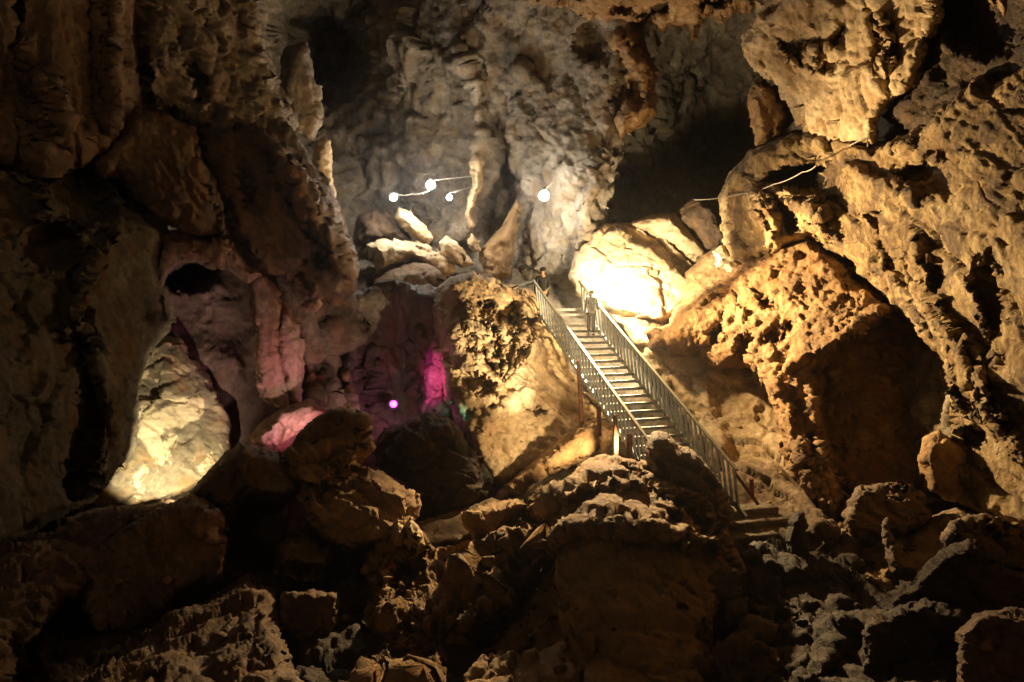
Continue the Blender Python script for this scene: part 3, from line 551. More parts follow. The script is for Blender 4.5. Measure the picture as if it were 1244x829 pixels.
relief('rock_outcrop', [(470, 636), (492, 628), (516, 648), (530, 668), (560, 660), (600, 650), (632, 628), (650, 640), (655, 690), (640, 712), (600, 745), (565, 790), (540, 829), (520, 1000), (420, 1000), (432, 829), (436, 770), (455, 720), (442, 690), (448, 655)],
       [(480, 640, 13.6), (520, 670, 13.4), (640, 640, 13.2), (650, 700, 12.2), (560, 720, 11.8), (480, 780, 10.6), (530, 829, 10), (470, 980, 7), (455, 700, 12.2)],
       st_slope, M['rust'], bevel=(16, 1.3), amp=.95, step=2, seed=1409, feats=[dent(492, 705, 22, 34, 1.0, 10, .7), dent(465, 790, 26, 40, .9, 20, .7), dent(590, 690, 9, 40, .7, 50), ridge([(640, 700), (560, 760), (500, 840)], 12, -.5), dent(540, 780, 24, 12, .8, -45), ridge([(560, 700), (640, 660)], 8, -.4)],
       label='jagged rusty rubble slope in the centre foreground with many small lit faces', cat='rock outcrop')
for (pl, d, lb) in (([(470, 655), (474, 637), (484, 630), (492, 640), (490, 662), (478, 668)], 12.9, 'small upright pale stone, left one of the pair topping the rubble slope'),
                    ([(488, 640), (497, 629), (508, 640), (518, 662), (505, 672), (492, 664)], 13.0, 'small upright pale stone, right one of the pair topping the rubble slope')):
    relief('rock', pl, (d, 0, 0), st_block, M['cream'], bevel=(7, .4), amp=.2, step=1.4, closed=True, label=lb, cat='rock')
relief('rock_outcrop', [(636, 612), (652, 592), (690, 582), (705, 562), (728, 553), (765, 556), (790, 566), (812, 580), (845, 590), (868, 606), (880, 640), (892, 665), (902, 690), (890, 720), (872, 760), (862, 829), (900, 1000), (500, 1000), (545, 829), (570, 790), (610, 745), (645, 712), (655, 690), (648, 665), (660, 640), (640, 632)],
       [(650, 600, 13.8), (730, 558, 14.0), (790, 570, 13.5), (870, 610, 13.0), (895, 690, 11.8), (760, 600, 12.6), (700, 630, 11.8), (800, 640, 11.6), (660, 690, 11.3), (750, 680, 10.7), (850, 700, 11.2), (560, 829, 9.6), (760, 829, 9.2), (600, 980, 6.8), (850, 980, 6.8)],
       st_ledge, M['ochre'], bevel=(18, 1.4), amp=.7, step=2, seed=1511, warp=(5, 20),
       feats=[([(675, 610), (700, 600), (715, 590), (728, 605), (700, 625), (680, 640), (662, 660), (655, 650)], .9, 8), ridge([(655, 665), (700, 640), (760, 640), (830, 650), (885, 665)], 14, -.6), ridge([(770, 570), (800, 600), (840, 615), (875, 640)], 7, .5), ridge([(690, 600), (740, 580), (780, 590)], 12, -.3)],
       label='broad dark mound of rock in the centre foreground with a golden lit crest', cat='rock outcrop')
relief('boulder', [(786, 540), (792, 527), (808, 526), (822, 540), (848, 556), (862, 575), (880, 598), (888, 628), (882, 655), (862, 640), (842, 606), (812, 592), (796, 575), (787, 562)], (13.7, -.2, -.8), st_strata, M['brown'],
       bevel=(12, .9), amp=.4, step=1.8, closed=True, label='dark craggy boulder hiding the lower left side of the stairs', cat='boulder')
# ---- right foreground
relief('stalagmite', [(953, 662), (958, 632), (964, 622), (974, 624), (982, 640), (982, 670), (972, 686), (957, 680)], (13.2, 0, 0), st_lumpy, M['dark'], bevel=(8, .4), amp=.15, step=1.5, closed=True,
       label='stubby black stalagmite silhouetted before the concrete steps', cat='stalagmite')
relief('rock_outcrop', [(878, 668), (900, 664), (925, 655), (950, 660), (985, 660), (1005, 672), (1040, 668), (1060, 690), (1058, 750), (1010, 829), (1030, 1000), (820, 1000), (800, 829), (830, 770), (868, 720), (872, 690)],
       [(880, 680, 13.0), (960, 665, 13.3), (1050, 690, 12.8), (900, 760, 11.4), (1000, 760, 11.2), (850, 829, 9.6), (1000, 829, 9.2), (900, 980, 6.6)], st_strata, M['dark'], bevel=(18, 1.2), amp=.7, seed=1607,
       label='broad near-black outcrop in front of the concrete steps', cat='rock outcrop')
for (pl, D0, st, mt, lb) in (
    ([(846, 720), (858, 702), (885, 690), (900, 700), (898, 745), (880, 770), (855, 765)], 11.2, st_block, 'brown', 'upright grey brown boulder, right one of two leaning together below the steps'),
    ([(802, 712), (820, 704), (842, 715), (850, 750), (845, 790), (815, 798), (800, 760)], 10.7, st_block, 'brown', 'rounded boulder, left one of two leaning together at the bottom centre right'),
    ([(898, 760), (910, 748), (930, 752), (945, 762), (935, 780), (905, 784)], 10.6, st_lumpy, 'brown', 'small flat-topped stone poking from the dark outcrop'),
    ([(862, 800), (885, 780), (905, 770), (925, 785), (950, 800), (940, 829), (900, 850), (850, 845)], 9.8, st_lumpy, 'brown', 'knobbly stone at the bottom edge right of the two leaning boulders'),
    ([(815, 829), (825, 805), (850, 790), (866, 800), (860, 830), (830, 860)], 9.4, st_lumpy, 'brown', 'rough stone at the bottom edge under the two leaning boulders'),
    ([(1043, 700), (1052, 694), (1075, 694), (1090, 706), (1082, 730), (1070, 742), (1058, 735), (1056, 716)], 12.6, st_block, 'ochre', 'pale grey stone perched at the edge of the dark pit'),
    ([(1072, 640), (1078, 634), (1082, 652), (1096, 668), (1112, 690), (1104, 702), (1086, 704), (1078, 680)], 13.0, st_block, 'brown', 'tall pointed stone leaning left above the perched pale one'),
    ([(1028, 640), (1032, 612), (1046, 592), (1080, 590), (1104, 588), (1122, 604), (1128, 626), (1110, 640), (1095, 650), (1075, 648), (1060, 664), (1040, 660)], 14.4, st_rough, 'brown', 'rough brown boulder at the foot of the hollowed overhang'),
    ([(1150, 650), (1165, 636), (1200, 630), (1240, 640), (1290, 650), (1300, 700), (1200, 700), (1155, 680)], 12.2, st_rough, 'brown', 'low brown boulder at the right edge under the wall'),
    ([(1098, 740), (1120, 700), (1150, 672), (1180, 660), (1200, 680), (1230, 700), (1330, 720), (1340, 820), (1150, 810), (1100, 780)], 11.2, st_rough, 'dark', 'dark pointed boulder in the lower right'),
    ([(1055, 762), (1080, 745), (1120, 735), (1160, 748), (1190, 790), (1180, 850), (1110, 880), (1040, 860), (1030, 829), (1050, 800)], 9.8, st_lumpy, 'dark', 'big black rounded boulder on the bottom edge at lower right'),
    ([(1170, 770), (1190, 750), (1244, 745), (1320, 750), (1360, 850), (1250, 900), (1170, 860)], 8.8, st_lumpy, 'brown', 'brown rounded boulder in the bottom right corner'),
    ([(985, 640), (995, 628), (1012, 632), (1022, 645), (1012, 654), (992, 652)], 14.1, st_block, 'brown', 'little stone at the right end of the lowest concrete step'),
    ([(1040, 640), (1050, 668), (1042, 684), (1022, 690), (1008, 676), (1012, 660), (1025, 648)], 14.0, st_block, 'brown', 'small dark stone left of the tall pointed one')):
    pc = np.mean(np.array(pl, float), 0); pl = [tuple(pc + 1.1 * (np.array(q_) - pc)) for q_ in pl]
    relief('boulder', pl, (D0, .1, -.5), st_strata if st is st_rough else st, M[mt], bevel=(10, .6), amp=.5, step=2, closed=True, label=lb, cat='boulder')
relief('cave_floor', [(1000, 640), (1030, 634), (1100, 640), (1160, 618), (1250, 640), (1620, 740), (1620, 1000), (1100, 1000), (1080, 820), (1040, 720)], [(1010, 650, 15.4), (1100, 640, 15.2), (1244, 650, 13.6), (1060, 720, 13.2), (1200, 740, 11.8), (1600, 800, 8), (1150, 900, 8.5)], st_lumpy, M['soil'],
       bevel=(16, .6), amp=.45, kind='structure')
#@@ENDROCKS

# ================================================================== HELPERS FOR BUILT THINGS
def new_obj(name, bm, mat, parent=None, smooth=False):
    me = bpy.data.meshes.new(name); bm.to_mesh(me); bm.free()
    for p in me.polygons: p.use_smooth = smooth
    me.materials.append(mat)
    o = bpy.data.objects.new(name, me); COL.objects.link(o)
    if parent: o.parent = parent
    return o
def empty(name, loc):
    o = bpy.data.objects.new(name, None); o.location = loc; COL.objects.link(o); o.empty_display_size = .2; return o
def bar(bm, a, b, w, h, up=Vector((0, 0, 1))):
    a = Vector(a); b = Vector(b); d = (b - a); L = d.length; d.normalize()
    s = d.cross(up)
    if s.length < 1e-4: s = Vector((1, 0, 0))
    s.normalize(); u = s.cross(d)
    vs = []
    for p in (a, b):
        for (i, j) in ((-1, -1), (1, -1), (1, 1), (-1, 1)):
            vs.append(bm.verts.new(p + s * i * w / 2 + u * j * h / 2))
    for f in ((0, 1, 2, 3), (7, 6, 5, 4), (0, 4, 5, 1), (1, 5, 6, 2), (2, 6, 7, 3), (3, 7, 4, 0)):
        bm.faces.new([vs[k] for k in f])
def tube(bm, pts, r, n=8, caps=True):
    pts = [Vector(p) for p in pts]; rings = []
    for k, p in enumerate(pts):
        d = (pts[min(k + 1, len(pts) - 1)] - pts[max(k - 1, 0)]).normalized()
        u = d.orthogonal() if k == 0 else (uo - d * uo.dot(d))
        u.normalize(); uo = u; v = d.cross(u)
        rr = r[k] if isinstance(r, (list, tuple)) else r
        rings.append([bm.verts.new(p + (u * math.cos(t) + v * math.sin(t)) * rr) for t in [2 * math.pi * i / n for i in range(n)]])
    for a, b in zip(rings[:-1], rings[1:]):
        for i in range(n): bm.faces.new((a[i], a[(i + 1) % n], b[(i + 1) % n], b[i]))
    if caps: bm.faces.new(rings[0][::-1]); bm.faces.new(rings[-1])
def lathe(bm, prof, mat4, n=20):
    rings = []
    for (r, z) in prof:
        rings.append([bm.verts.new(mat4 @ Vector((r * math.cos(2 * math.pi * i / n), r * math.sin(2 * math.pi * i / n), z))) for i in range(n)])
    for a, b in zip(rings[:-1], rings[1:]):
        for i in range(n): bm.faces.new((a[i], a[(i + 1) % n], b[(i + 1) % n], b[i]))
    bm.faces.new(rings[0][::-1]); bm.faces.new(rings[-1])

M['steel'] = plain_mat('galvanised_steel', (.42, .50, .56), .5, .35, sc=14, var=.35)
M['steeltread'] = plain_mat('tread_steel', (.30, .31, .31), .6, .3, sc=10, var=.4)
M['railyellow'] = plain_mat('handrail_paint', (.30, .28, .19), .5, .1, sc=10, var=.3)
M['rustmetal'] = plain_mat('rusty_metal', (.26, .10, .05), .9, .0, sc=9, rust=(.12, .045, .03))
M['black'] = plain_mat('black_plastic', (.03, .03, .03), .5)
M['cable'] = plain_mat('pale_cable', (.34, .31, .25), .6)
M['concrete'] = rock_mat('rough_concrete', (.13, .10, .065), (.24, .19, .125), (.34, .28, .19), bump=.8, scale=3.)
M['shirt'] = plain_mat('dark_jacket_cloth', (.004, .0045, .006), .9)
M['shirtb'] = plain_mat('blue_grey_cloth', (.006, .010, .012), .9)
M['pants'] = plain_mat('dark_trouser_cloth', (.004, .004, .006), .9)
M['pantsb'] = plain_mat('denim_cloth', (.005, .009, .012), .9)
M['skin'] = plain_mat('skin', (.38, .22, .15), .6)
M['hair'] = plain_mat('black_hair', (.004, .003, .003), .9)
M['shoe'] = plain_mat('shoe_leather', (.03, .025, .02), .6)

# ================================================================== LOOSE STONES
def scatter(n, seed, region, smin, smax, mats, label, group):
    rng = np.random.default_rng(seed); dg = bpy.context.evaluated_depsgraph_get(); dg.update()
    protos = []
    for k in range(7):
        bm = bmesh.new(); bmesh.ops.create_icosphere(bm, subdivisions=3, radius=1)
        co = np.array([tuple(v.co) for v in bm.verts]); d = np.ones(len(co))
        for q in range(11):
            nn = rng.normal(size=3); nn /= np.linalg.norm(nn); h = rng.uniform(.45, .85)
            t = co @ nn; d = np.minimum(d, np.where(t > 1e-3, h / np.maximum(t, 1e-3), 9))
        d = d + .06 * fbm(co + k * 9, 2.5, 4, k)
        sc = np.array([1, rng.uniform(.6, .95), rng.uniform(.45, .8)])
        for v, c, dd in zip(bm.verts, co, d): v.co = Vector(c * dd * sc)
        me = bpy.data.meshes.new('loose_stone'); bm.to_mesh(me); bm.free(); me.materials.append(mats[k % len(mats)])
        for p in me.polygons: p.use_smooth = True
        protos.append(me)
    cnt = 0; tries = 0
    while cnt < n and tries < n * 30:
        tries += 1
        px = rng.uniform(region[0], region[2]); py = rng.uniform(region[1], region[3])
        d = (at(px, py, 10) - cam.location).normalized()
        h, l, nn, i, ob, _ = SC.ray_cast(dg, cam.location, d, distance=30)
        if not h or nn.z < .45: continue
        r = smin * (smax / smin) ** (rng.uniform() ** 1.6)
        o = bpy.data.objects.new('loose_stone', protos[int(rng.integers(7))]); COL.objects.link(o)
        o.location = l + Vector((0, 0, r * .15)); o.scale = (r,) * 3; o.rotation_euler = (rng.uniform(-.4, .4), rng.uniform(-.4, .4), rng.uniform(0, 6.3))
        tag(o, label, 'stone', group); cnt += 1
scatter(70, 5, (0, 640, 1244, 829), .04, .17, [M['brown'], M['dark'], M['ochre']], 'loose angular stone lying among the dark foreground rocks', 'loose stones on the foreground rocks')
scatter(30, 6, (560, 480, 1244, 640), .03, .10, [M['ochre'], M['cream'], M['brown']], 'loose tan stone lying on the lit ground beside the stairs', 'loose stones around the stairs')

# ================================================================== METAL STAIRCASE
RB = at(898, 615, 14.85); RT = at(706, 372, 22.05)
run = RT - RB
hd = Vector((run.x, run.y, 0)).normalized(); td = Vector((hd.y, -hd.x, 0))     # up-stairs and rightwards
WID = 1.35; NT = 27
stair = empty('metal_staircase', RB - td * WID / 2)
tag(stair, 'long steel staircase with railed sides climbing from the concrete steps to the flood lamp', 'staircase')
base = stair.location.copy()
L_ = lambda p: p - base
for k in range(NT):
    t = (k + .3) / NT; c = RB + run * t
    bm = bmesh.new()
    r1 = c - td * .03; l1 = c - td * (WID - .03)
    bar(bm, L_(l1), L_(r1), .06, .065)                       # front angle of the tread
    bar(bm, L_(l1 + hd * .055 - Vector((0, 0, .02))), L_(r1 + hd * .055 - Vector((0, 0, .02))), .05, .015)     # plate
    new_obj('tread', bm, M['steeltread'], stair)
pitchv = run.normalized()
for s in (0, 1):
    off = -td * (WID * s)
    bm = bmesh.new(); bar(bm, L_(RB + off - pitchv * .25 - Vector((0, 0, .06))), L_(RT + off - Vector((0, 0, .06))), .05, .08); new_obj('stringer', bm, M['steel'], stair)
    # handrail leaning slightly uphill
    lean = hd * .2
    top = Vector((0, 0, .71)) + lean
    end = RB + off + top - pitchv * .1
    bm = bmesh.new(); bar(bm, L_(end), L_(RT + off + top), .06, .045); new_obj('handrail', bm, M['railyellow'], stair)
    NB = 38
    for k in range(NB):
        t = (k + .1) / NB; c = RB + off + run * t
        bm = bmesh.new()
        bar(bm, L_(c - Vector((0, 0, .16)) - hd * .03), L_(c + top - Vector((0, 0, .02))), .056, .034, up=td); new_obj('baluster', bm, M['steel'], stair)
# landing rail at the head of the stairs
a = RT - td * WID + Vector((0, 0, .71)) + hd * .2
b = at(618, 351, 21.9)
bm = bmesh.new(); bar(bm, L_(a), L_(b), .055, .05); new_obj('landing_rail', bm, M['steel'], stair)
lend = a + (b - a) * .97
bm = bmesh.new(); bar(bm, L_(lend), L_(lend - Vector((0, 0, 1.0))), .05, .05, up=td); new_obj('landing_post', bm, M['steel'], stair)
for (x0, y0, x1, y1, d) in ((703, 446, 707, 514, 18.7), (727, 482, 728, 524, 17.9), (748, 512, 748, 558, 16.8), (765, 535, 764, 566, 16.0)):
    bm = bmesh.new(); bar(bm, L_(at(x0, y0 - 8, d)), L_(at(x1, y1 + 6, d)), .085, .085, up=td)
    tag(new_obj('support_post', bm, M['rustmetal'], stair), 'rusty brown post under the left side of the stairs')
bm = bmesh.new(); bar(bm, L_(RB + Vector((0, 0, .62)) + hd * .2), L_(at(921, 613, 15.2)), .05, .05); tag(new_obj('brace', bm, M['rustmetal'], stair), 'dark diagonal brace at the foot of the stairs')
bm = bmesh.new(); bar(bm, L_(at(913, 582, 15.5)), L_(at(914, 606, 15.5)), .07, .05); new_obj('brace_post', bm, M['rustmetal'], stair)

# ================================================================== CONCRETE STEPS
stp = empty('concrete_steps', at(935, 650, 14.4)); tag(stp, 'three worn concrete steps at the foot of the metal staircase', 'steps')
def rough_block(name, p0, p1, depth, h, mat, parent, seed):
    """block whose front top edge runs p0 -> p1, going back by depth and down by h"""
    d = p1 - p0; L = d.length; d.normalize(); bk = Vector((-d.y, d.x, 0)).normalized(); dn = Vector((0, 0, -1))
    nu = int(L / .06); prof = [(depth, 0), (depth * .66, 0), (depth * .33, 0), (.05, 0), (.0, .02), (0, .06), (0, h * .4), (0, h * .7), (0, h), (0, h * 1.6)]
    P = []
    for i in range(nu + 1):
        for (a, z) in prof: P.append(p0 + d * (L * i / nu) + bk * a + dn * z)
    A = np.array([tuple(v) for v in P]); n = .035 * fbm(A, 3.5, 5, seed, .6) + .02 * fbm(A, 1.1, 2, seed + 3)
    dirs = np.array([tuple((-bk * .7 - dn * .7)) for _ in P]); A = A + dirs * n[:, None]
    m = len(prof); Q = []
    for i in range(nu):
        for j in range(m - 1): Q.append((i * m + j, (i + 1) * m + j, (i + 1) * m + j + 1, i * m + j + 1))
    for i0 in (0, nu):   # end caps as a fan strip to the back-bottom corner
        pass
    A = list(map(tuple, A)); 
    bm = bmesh.new(); vs = [bm.verts.new(Vector(v) - parent.location) for v in A]
    for q in Q: bm.faces.new([vs[k] for k in q])
    for i0 in (0, nu):
        c = bm.verts.new(p0 + d * (L * i0 / nu) + bk * depth + dn * h * 1.6 - parent.location)
        ring = [vs[i0 * m + j] for j in range(m)]
        for j in range(m - 1): bm.faces.new((ring[j], ring[j + 1], c))
    return new_obj(name, bm, mat, parent, True)
s0 = at(886, 622, 16.75)
for k, (x0, y0, D0, w) in enumerate(((886, 622, 15.1, 1.12), (881, 638, 14.72, 1.75), (884, 655, 14.36, 1.4))):
    p0 = at(x0, y0, D0); rough_block('step', p0, p0 + td * w, .38, .17, M['concrete'], stp, 50 + k)
p0 = at(962, 648, 14.25) + Vector((0, 0, 0)); rough_block('step', p0, p0 + td * .68, .36, .17, M['concrete'], stp, 59)

# ================================================================== LAMPS AND ADDED FILL
def light(kind, loc, energy, color, size=.1, target=None, spot=60, blend=.5, name='lamp_and_fill_light'):
    d = bpy.data.lights.new(name, kind); d.energy = energy; d.color = color
    if kind in ('POINT', 'SPOT'): d.shadow_soft_size = size
    if kind == 'SPOT': d.spot_size = math.radians(spot); d.spot_blend = blend
    if kind == 'AREA': d.size = size
    o = bpy.data.objects.new(name, d); o.location = loc; COL.objects.link(o)
    if target is not None: o.rotation_euler = (Vector(target) - Vector(loc)).to_track_quat('-Z', 'Y').to_euler()
    return o
def globe(px, py, D, r, col, es, label, group, energy):
    c = at(px, py, D); e = empty('hanging_bulb', c); tag(e, label, 'lamp', group)
    m = plain_mat('bulb_glow', (.9, .9, .9), .3, emit=col, es=es)
    bm = bmesh.new(); bmesh.ops.create_uvsphere(bm, u_segments=20, v_segments=12, radius=r); new_obj('bulb', bm, m, e, True)
    bm = bmesh.new(); lathe(bm, [(r * .45, 0), (r * .5, r * .5), (r * .35, r * .8), (.01, r * .85)], Matrix.Translation((0, 0, r * .85)), 12); new_obj('socket', bm, M['black'], e, True)
    light('POINT', c + (cam.location - c).normalized() * (r + .15), energy, col, r)
    return e
GW = (1.0, .93, .82)
globe(478, 240, 25.3, .11, GW, 150, 'leftmost of the small white bulbs over the boulder pile', 'white bulbs high at the back', 150)
globe(523, 225, 26.0, .14, GW, 150, 'middle and brightest of the three white bulbs over the boulder pile', 'white bulbs high at the back', 230)
globe(546, 240, 26.4, .09, GW, 150, 'smallest white bulb, right one of the three over the boulder pile', 'white bulbs high at the back', 80)
globe(661, 238, 25.6, .16, GW, 150, 'large white globe bulb hanging alone above the person at the stair head', 'white bulbs high at the back', 110)
def flood(px, py, D, w, col, es, label, energy, tgt, name='flood_lamp', nm=None):
    c = at(px, py, D); e = empty(name, c); tag(e, label, 'lamp')
    d = (Vector(tgt) - c).normalized(); e.rotation_euler = d.to_track_quat('Y', 'Z').to_euler()
    bm = bmesh.new()
    bar(bm, (-w / 2, -.06, 0), (w / 2, -.06, 0), .10, w * .75); bmesh.ops.bevel(bm, geom=bm.edges[:], offset=.015, segments=2, affect='EDGES'); new_obj('housing', bm, M['black'], e)
    bm = bmesh.new(); lathe(bm, [(w * .40, 0), (w * .38, .02), (w * .25, .05), (.005, .065)], Matrix.Rotation(-math.pi / 2, 4, 'X'), 20); new_obj('lens', bm, plain_mat('lens_glow', (.9, .9, .9), .3, emit=col, es=es), e, True)
    bm = bmesh.new(); tube(bm, [(-w * .55, -.06, 0), (-w * .55, -.06, -w * .6), (w * .55, -.06, -w * .6), (w * .55, -.06, 0)], .012, 6); new_obj('bracket', bm, M['black'], e)
    return e, c, d
YEL = (1.0, .70, .345)
fl, fc, fd = flood(739, 344, 21.1, .36, YEL, 150, 'blinding flood lamp at the right side of the stair head', 0, tuple(at(900, 430, 13)))
fo = fc + (cam.location - fc).normalized() * .22 + Vector((0, 0, .1))
light('SPOT', fo, 9500, YEL, .1, at(1120, 345, 16), 112, 1.)
light('SPOT', fo, 11000, YEL, .1, at(715, 590, 14), 54, .7)
light('SPOT', fc + Vector((0.02, .32, .05)), 4800, (1., .80, .50), .1, at(780, 350, 24.), 108, .6)
light('POINT', fo, 720, YEL, .1)
mg, mc, md = flood(478, 491, 19.3, .22, (1., .05, .75), 5, 'small magenta lamp glowing in front of the fluted pillars', 0, (0, 0, 5), name='colour_lamp')
light('POINT', mc + md * .3, 9, (1., .1, .85), .05)
# lamps hidden behind the rocks, read off their pools of light, plus added fill spots
light('SPOT', at(504, 509, 17.5), 70, (1., .58, .50), .08, at(440, 425, 20.5), 120, .8)  # fill added so the fluted pillars show brown
light('SPOT', at(435, 508, 15.8), 900, (1., .04, .52), .03, at(526, 462, 19.6), 20, .35)
light('SPOT', at(411, 564, 15.2), 140, (1., .07, .30), .05, at(358, 512, 16.8), 50, .7)
light('SPOT', at(575, 510, 17.4), 25, (.2, .95, .8), .05, at(543, 494, 19.), 30, .6)
light('SPOT', at(227, 607, 14.2), 1000, (1., .80, .48), .05, at(205, 525, 17.0), 70, .4)
light('SPOT', at(385, 537, 15.4), 240, (1., .66, .56), .08, at(300, 420, 18.4), 80, .8)
light('SPOT', at(752, 581, 15.4), 3400, (1., .76, .45), .05, at(605, 400, 19.2), 42, .8)  # added helper spot brightening the coral ribs
light('SPOT', at(756, 545, 16.4), 620, (1., .70, .36), .05, at(640, 505, 19.), 95, .8)  # fill added under the stairs to brighten the lower face of that boulder
# dim general fill added without lamps, high in the chamber and beside the viewer
light('POINT', (-4, 10, 12.5), 55, (1., .64, .36), .4)
light('POINT', (-6, 1, 9.5), 190, (1., .66, .40), .4)

# ================================================================== CABLES
def cable(pts, r, label, sag=0., group='thin cables strung along the rock'):
    P = [at(*p) for p in pts]; o = P[0].copy(); Q = []
    for a, b in zip(P[:-1], P[1:]):
        for k in range(8):
            t = k / 8; q = a.lerp(b, t); q.z -= sag * 4 * t * (1 - t); Q.append(q - o)
    Q.append(P[-1] - o)
    bm = bmesh.new(); tube(bm, Q, r, 6); ob = new_obj('power_cable', bm, M['cable'], None, True); ob.location = o
    return tag(ob, label, 'cable', group)
cable([(843, 243, 23.5), (900, 236, 21.5), (940, 224, 20.2), (975, 209, 18.8), (992, 201, 18.0)], .014, 'long pale cable slanting up from the dark recess to the right wall', .04)
cable([(1032, 177, 17.0), (1046, 170, 16.4), (1058, 166, 16.2)], .013, 'short piece of pale cable on the rock under the overhanging block')
cable([(523, 220, 25.95), (545, 217, 26.2), (578, 214, 26.6)], .011, 'thin cable running right from the middle bulb')
cable([(546, 235, 26.35), (560, 231, 26.5), (578, 226, 26.8)], .010, 'thin cable running right from the smallest bulb')
cable([(478, 235, 25.25), (500, 236, 25.8), (523, 231, 26)], .009, 'thin sagging cable between the left and middle bulbs', .05)
cable([(661, 231, 25.55), (672, 222, 25.6), (677, 211, 25.6), (686, 209, 25.5), (697, 206, 25.2)], .014, 'crooked white cable rising from the large globe bulb')

# ================================================================== PEOPLE
def skin_chain(name, verts, edges, mat, parent, root=0, sub=2):
    me = bpy.data.meshes.new(name); me.from_pydata([v[:3] for v in verts], edges, [])
    o = bpy.data.objects.new(name, me); COL.objects.link(o)
    sk = o.modifiers.new('skin', 'SKIN'); sk.use_smooth_shade = True
    for k, v in enumerate(verts):
        r = v[3]; me.skin_vertices[0].data[k].radius = (r, r) if not isinstance(r, tuple) else r
        me.skin_vertices[0].data[k].use_root = (k == root)
    ss = o.modifiers.new('sub', 'SUBSURF'); ss.levels = sub; ss.render_levels = sub
    dg = bpy.context.evaluated_depsgraph_get(); dg.update()
    nm = bpy.data.meshes.new_from_object(o.evaluated_get(dg)); bpy.data.objects.remove(o)
    nm.materials.clear(); nm.materials.append(mat)
    for p in nm.polygons: p.use_smooth = True
    r = bpy.data.objects.new(name, nm); COL.objects.link(r); r.parent = parent
    return r
def person(loc, rz, H, label, shirt, pants, arms):
    """arms: for each side a list of elbow and hand positions (unit height 1.7 frame, x right, y forward)"""
    e = empty('person', loc); e.rotation_euler = (0, 0, rz); e.scale = (H / 1.7,) * 3; tag(e, label, 'person')
    V = [(0, 0, .92, .115), (0, 0, 1.08, .115), (0, .0, 1.25, .125), (0, -.01, 1.38, .10), (0, 0, 1.47, .05), (0, .01, 1.53, .052)]
    E = [(0, 1), (1, 2), (2, 3), (3, 4), (4, 5)]
    V += [(0, .012, 1.57, .085), (0, .012, 1.65, .088), (0, .005, 1.70, .05)]; E += [(5, 6), (6, 7), (7, 8)]
    for s in (-1, 1):
        b = len(V)
        el, ha = arms[0 if s < 0 else 1]
        V += [(.17 * s, -.01, 1.385, .055), (el[0], el[1], el[2], .040), (ha[0], ha[1], ha[2], .028)]
        E += [(3, b), (b, b + 1), (b + 1, b + 2)]
        hv = Vector(ha) - Vector(el); hv.normalize(); side = Vector((0, 1, 0)) if abs(hv.y) < .8 else Vector((1, 0, 0))
        pb = len(V); pm = Vector(ha) + hv * .05; V.append((*pm, .026)); E.append((b + 2, pb))
        for q in range(4):
            f0 = pm + hv * .04 + side * (.03 - .02 * q); f1 = f0 + hv * (.045 + .008 * (q in (1, 2))) ; k = len(V)
            V += [(*f0, .009), (*f1, .007)]; E += [(pb, k), (k, k + 1)]
        th = pm + side * .045 - hv * .0; k = len(V); V += [(*th, .010), (*(th + hv * .035 + side * .01), .008)]; E += [(pb, k), (k, k + 1)]
        lb = len(V)
        V += [(.09 * s, 0, .86, .085), (.095 * s, .02, .48, .056), (.10 * s, -.01, .09, .036), (.10 * s, .04, .035, .034), (.105 * s, .16, .03, .028)]
        E += [(0, lb), (lb, lb + 1), (lb + 1, lb + 2), (lb + 2, lb + 3), (lb + 3, lb + 4)]
    body = skin_chain('body', V, E, M['skin'], e)
    # clothing, a little larger than the body
    V2 = [(0, 0, .90, .135), (0, 0, 1.08, .138), (0, 0, 1.25, .145), (0, -.01, 1.385, .115), (0, 0, 1.455, .06)]; E2 = [(0, 1), (1, 2), (2, 3), (3, 4)]
    for s in (-1, 1):
        el, ha = arms[0 if s < 0 else 1]; b = len(V2)
        V2 += [(.17 * s, -.01, 1.385, .070), (*el, .054), (*(Vector(ha) * .9 + Vector(el) * .1), .042)]; E2 += [(3, b), (b, b + 1), (b + 1, b + 2)]
    skin_chain('jacket', V2, E2, shirt, e)
    V3 = [(0, 0, .93, .13)]; E3 = []
    for s in (-1, 1):
        b = len(V3); V3 += [(.09 * s, 0, .84, .10), (.095 * s, .02, .48, .074), (.10 * s, -.01, .12, .06)]; E3 += [(0, b), (b, b + 1), (b + 1, b + 2)]
    skin_chain('trousers', V3, E3, pants, e)
    for s in (-1, 1):
        skin_chain('shoe', [(.10 * s, -.045, .05, .045), (.10 * s, .05, .045, .046), (.105 * s, .17, .035, .036)], [(0, 1), (1, 2)], M['shoe'], e)
    skin_chain('hair', [(0, -.04, 1.56, .09), (0, -.03, 1.64, .112), (0, -.01, 1.70, .09)], [(0, 1), (1, 2)], M['hair'], e)
    # face details
    bm = bmesh.new(); bmesh.ops.create_uvsphere(bm, u_segments=8, v_segments=6, radius=.018, matrix=Matrix.Translation((0, .105, 1.60))); new_obj('nose', bm, M['skin'], e, True)
    for s in (-1, 1):
        bm = bmesh.new(); bmesh.ops.create_uvsphere(bm, u_segments=8, v_segments=6, radius=.012, matrix=Matrix.Translation((.033 * s, .09, 1.63))); new_obj('eye', bm, M['hair'], e, True)
        bm = bmesh.new(); bmesh.ops.create_uvsphere(bm, u_segments=8, v_segments=6, radius=.02, matrix=Matrix.Translation((.09 * s, 0, 1.61)) @ Matrix.Diagonal((.5, 1, 1.5, 1))); new_obj('ear', bm, M['skin'], e, True)
    return e
top = RT - td * (WID * .97) + hd * .35
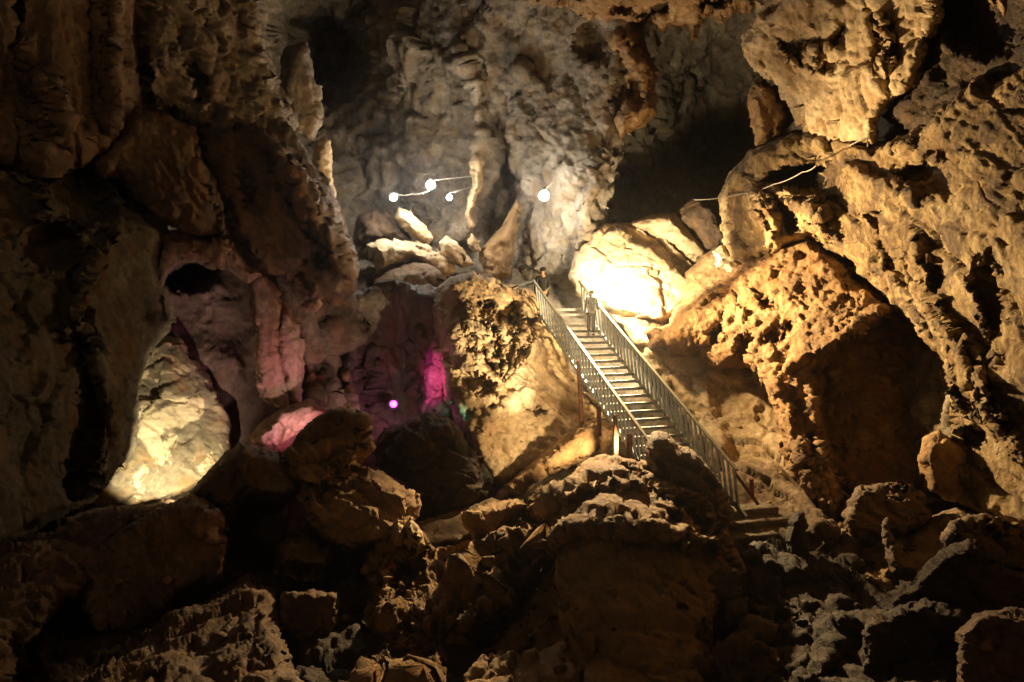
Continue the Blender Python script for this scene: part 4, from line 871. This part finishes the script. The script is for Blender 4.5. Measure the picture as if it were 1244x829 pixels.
person(at(659, 391.5, 22.3), math.radians(20), 1.56, 'person in dark clothes standing behind the rail at the head of the stairs', M['shirt'], M['pants'],
       [((-.23, .0, 1.12), (-.20, .12, .92)), ((.22, .05, 1.13), (.15, .28, 1.02))])
tp = RB + run * ((21 + .3) / NT) + hd * .15 + Vector((0, 0, .015)) - td * .34
person(tp, math.radians(15), 1.2, 'short person in blue grey clothes on the upper treads beside the flood lamp', M['shirtb'], M['pantsb'],
       [((-.23, -.03, 1.13), (-.24, .02, .88)), ((.24, .0, 1.13), (.30, .12, .95))])

# ================================================================== DAMP CAVE AIR
bm = bmesh.new(); bmesh.ops.create_cube(bm, size=1)
hm, hnt = new_mat('cave_air'); ho = hnt.nodes.new('ShaderNodeOutputMaterial'); hv = hnt.nodes.new('ShaderNodeVolumePrincipled')
hv.inputs['Density'].default_value = .0009; hv.inputs['Anisotropy'].default_value = .9; hv.inputs['Color'].default_value = (.95, .95, .95, 1)
hnt.links.new(hv.outputs[0], ho.inputs['Volume'])
hz = new_obj('haze', bm, hm); hz.location = (0, 16, 6); hz.scale = (70, 70, 60); hz['kind'] = 'stuff'

# ================================================================== WORLD / RENDER
w = bpy.data.worlds.new('World'); SC.world = w; w.use_nodes = True
bg = w.node_tree.nodes['Background']; bg.inputs[0].default_value = (.9, .75, .6, 1); bg.inputs[1].default_value = .005
SC.view_settings.view_transform = 'Standard'; SC.view_settings.look = 'None'; SC.view_settings.exposure = 0; SC.view_settings.gamma = 1
SC.cycles.use_denoising = True; SC.cycles.denoising_input_passes = 'RGB_ALBEDO_NORMAL'; SC.cycles.denoising_prefilter = 'FAST'
try: SC.cycles.denoiser = 'OPENIMAGEDENOISE'
except Exception: pass
SC.cycles.volume_bounces = 0; SC.cycles.max_bounces = 5; SC.cycles.diffuse_bounces = 3; SC.cycles.glossy_bounces = 2
SC.cycles.sample_clamp_indirect = 4.0; SC.cycles.use_light_tree = True
SC.cycles.caustics_reflective = False; SC.cycles.caustics_refractive = False
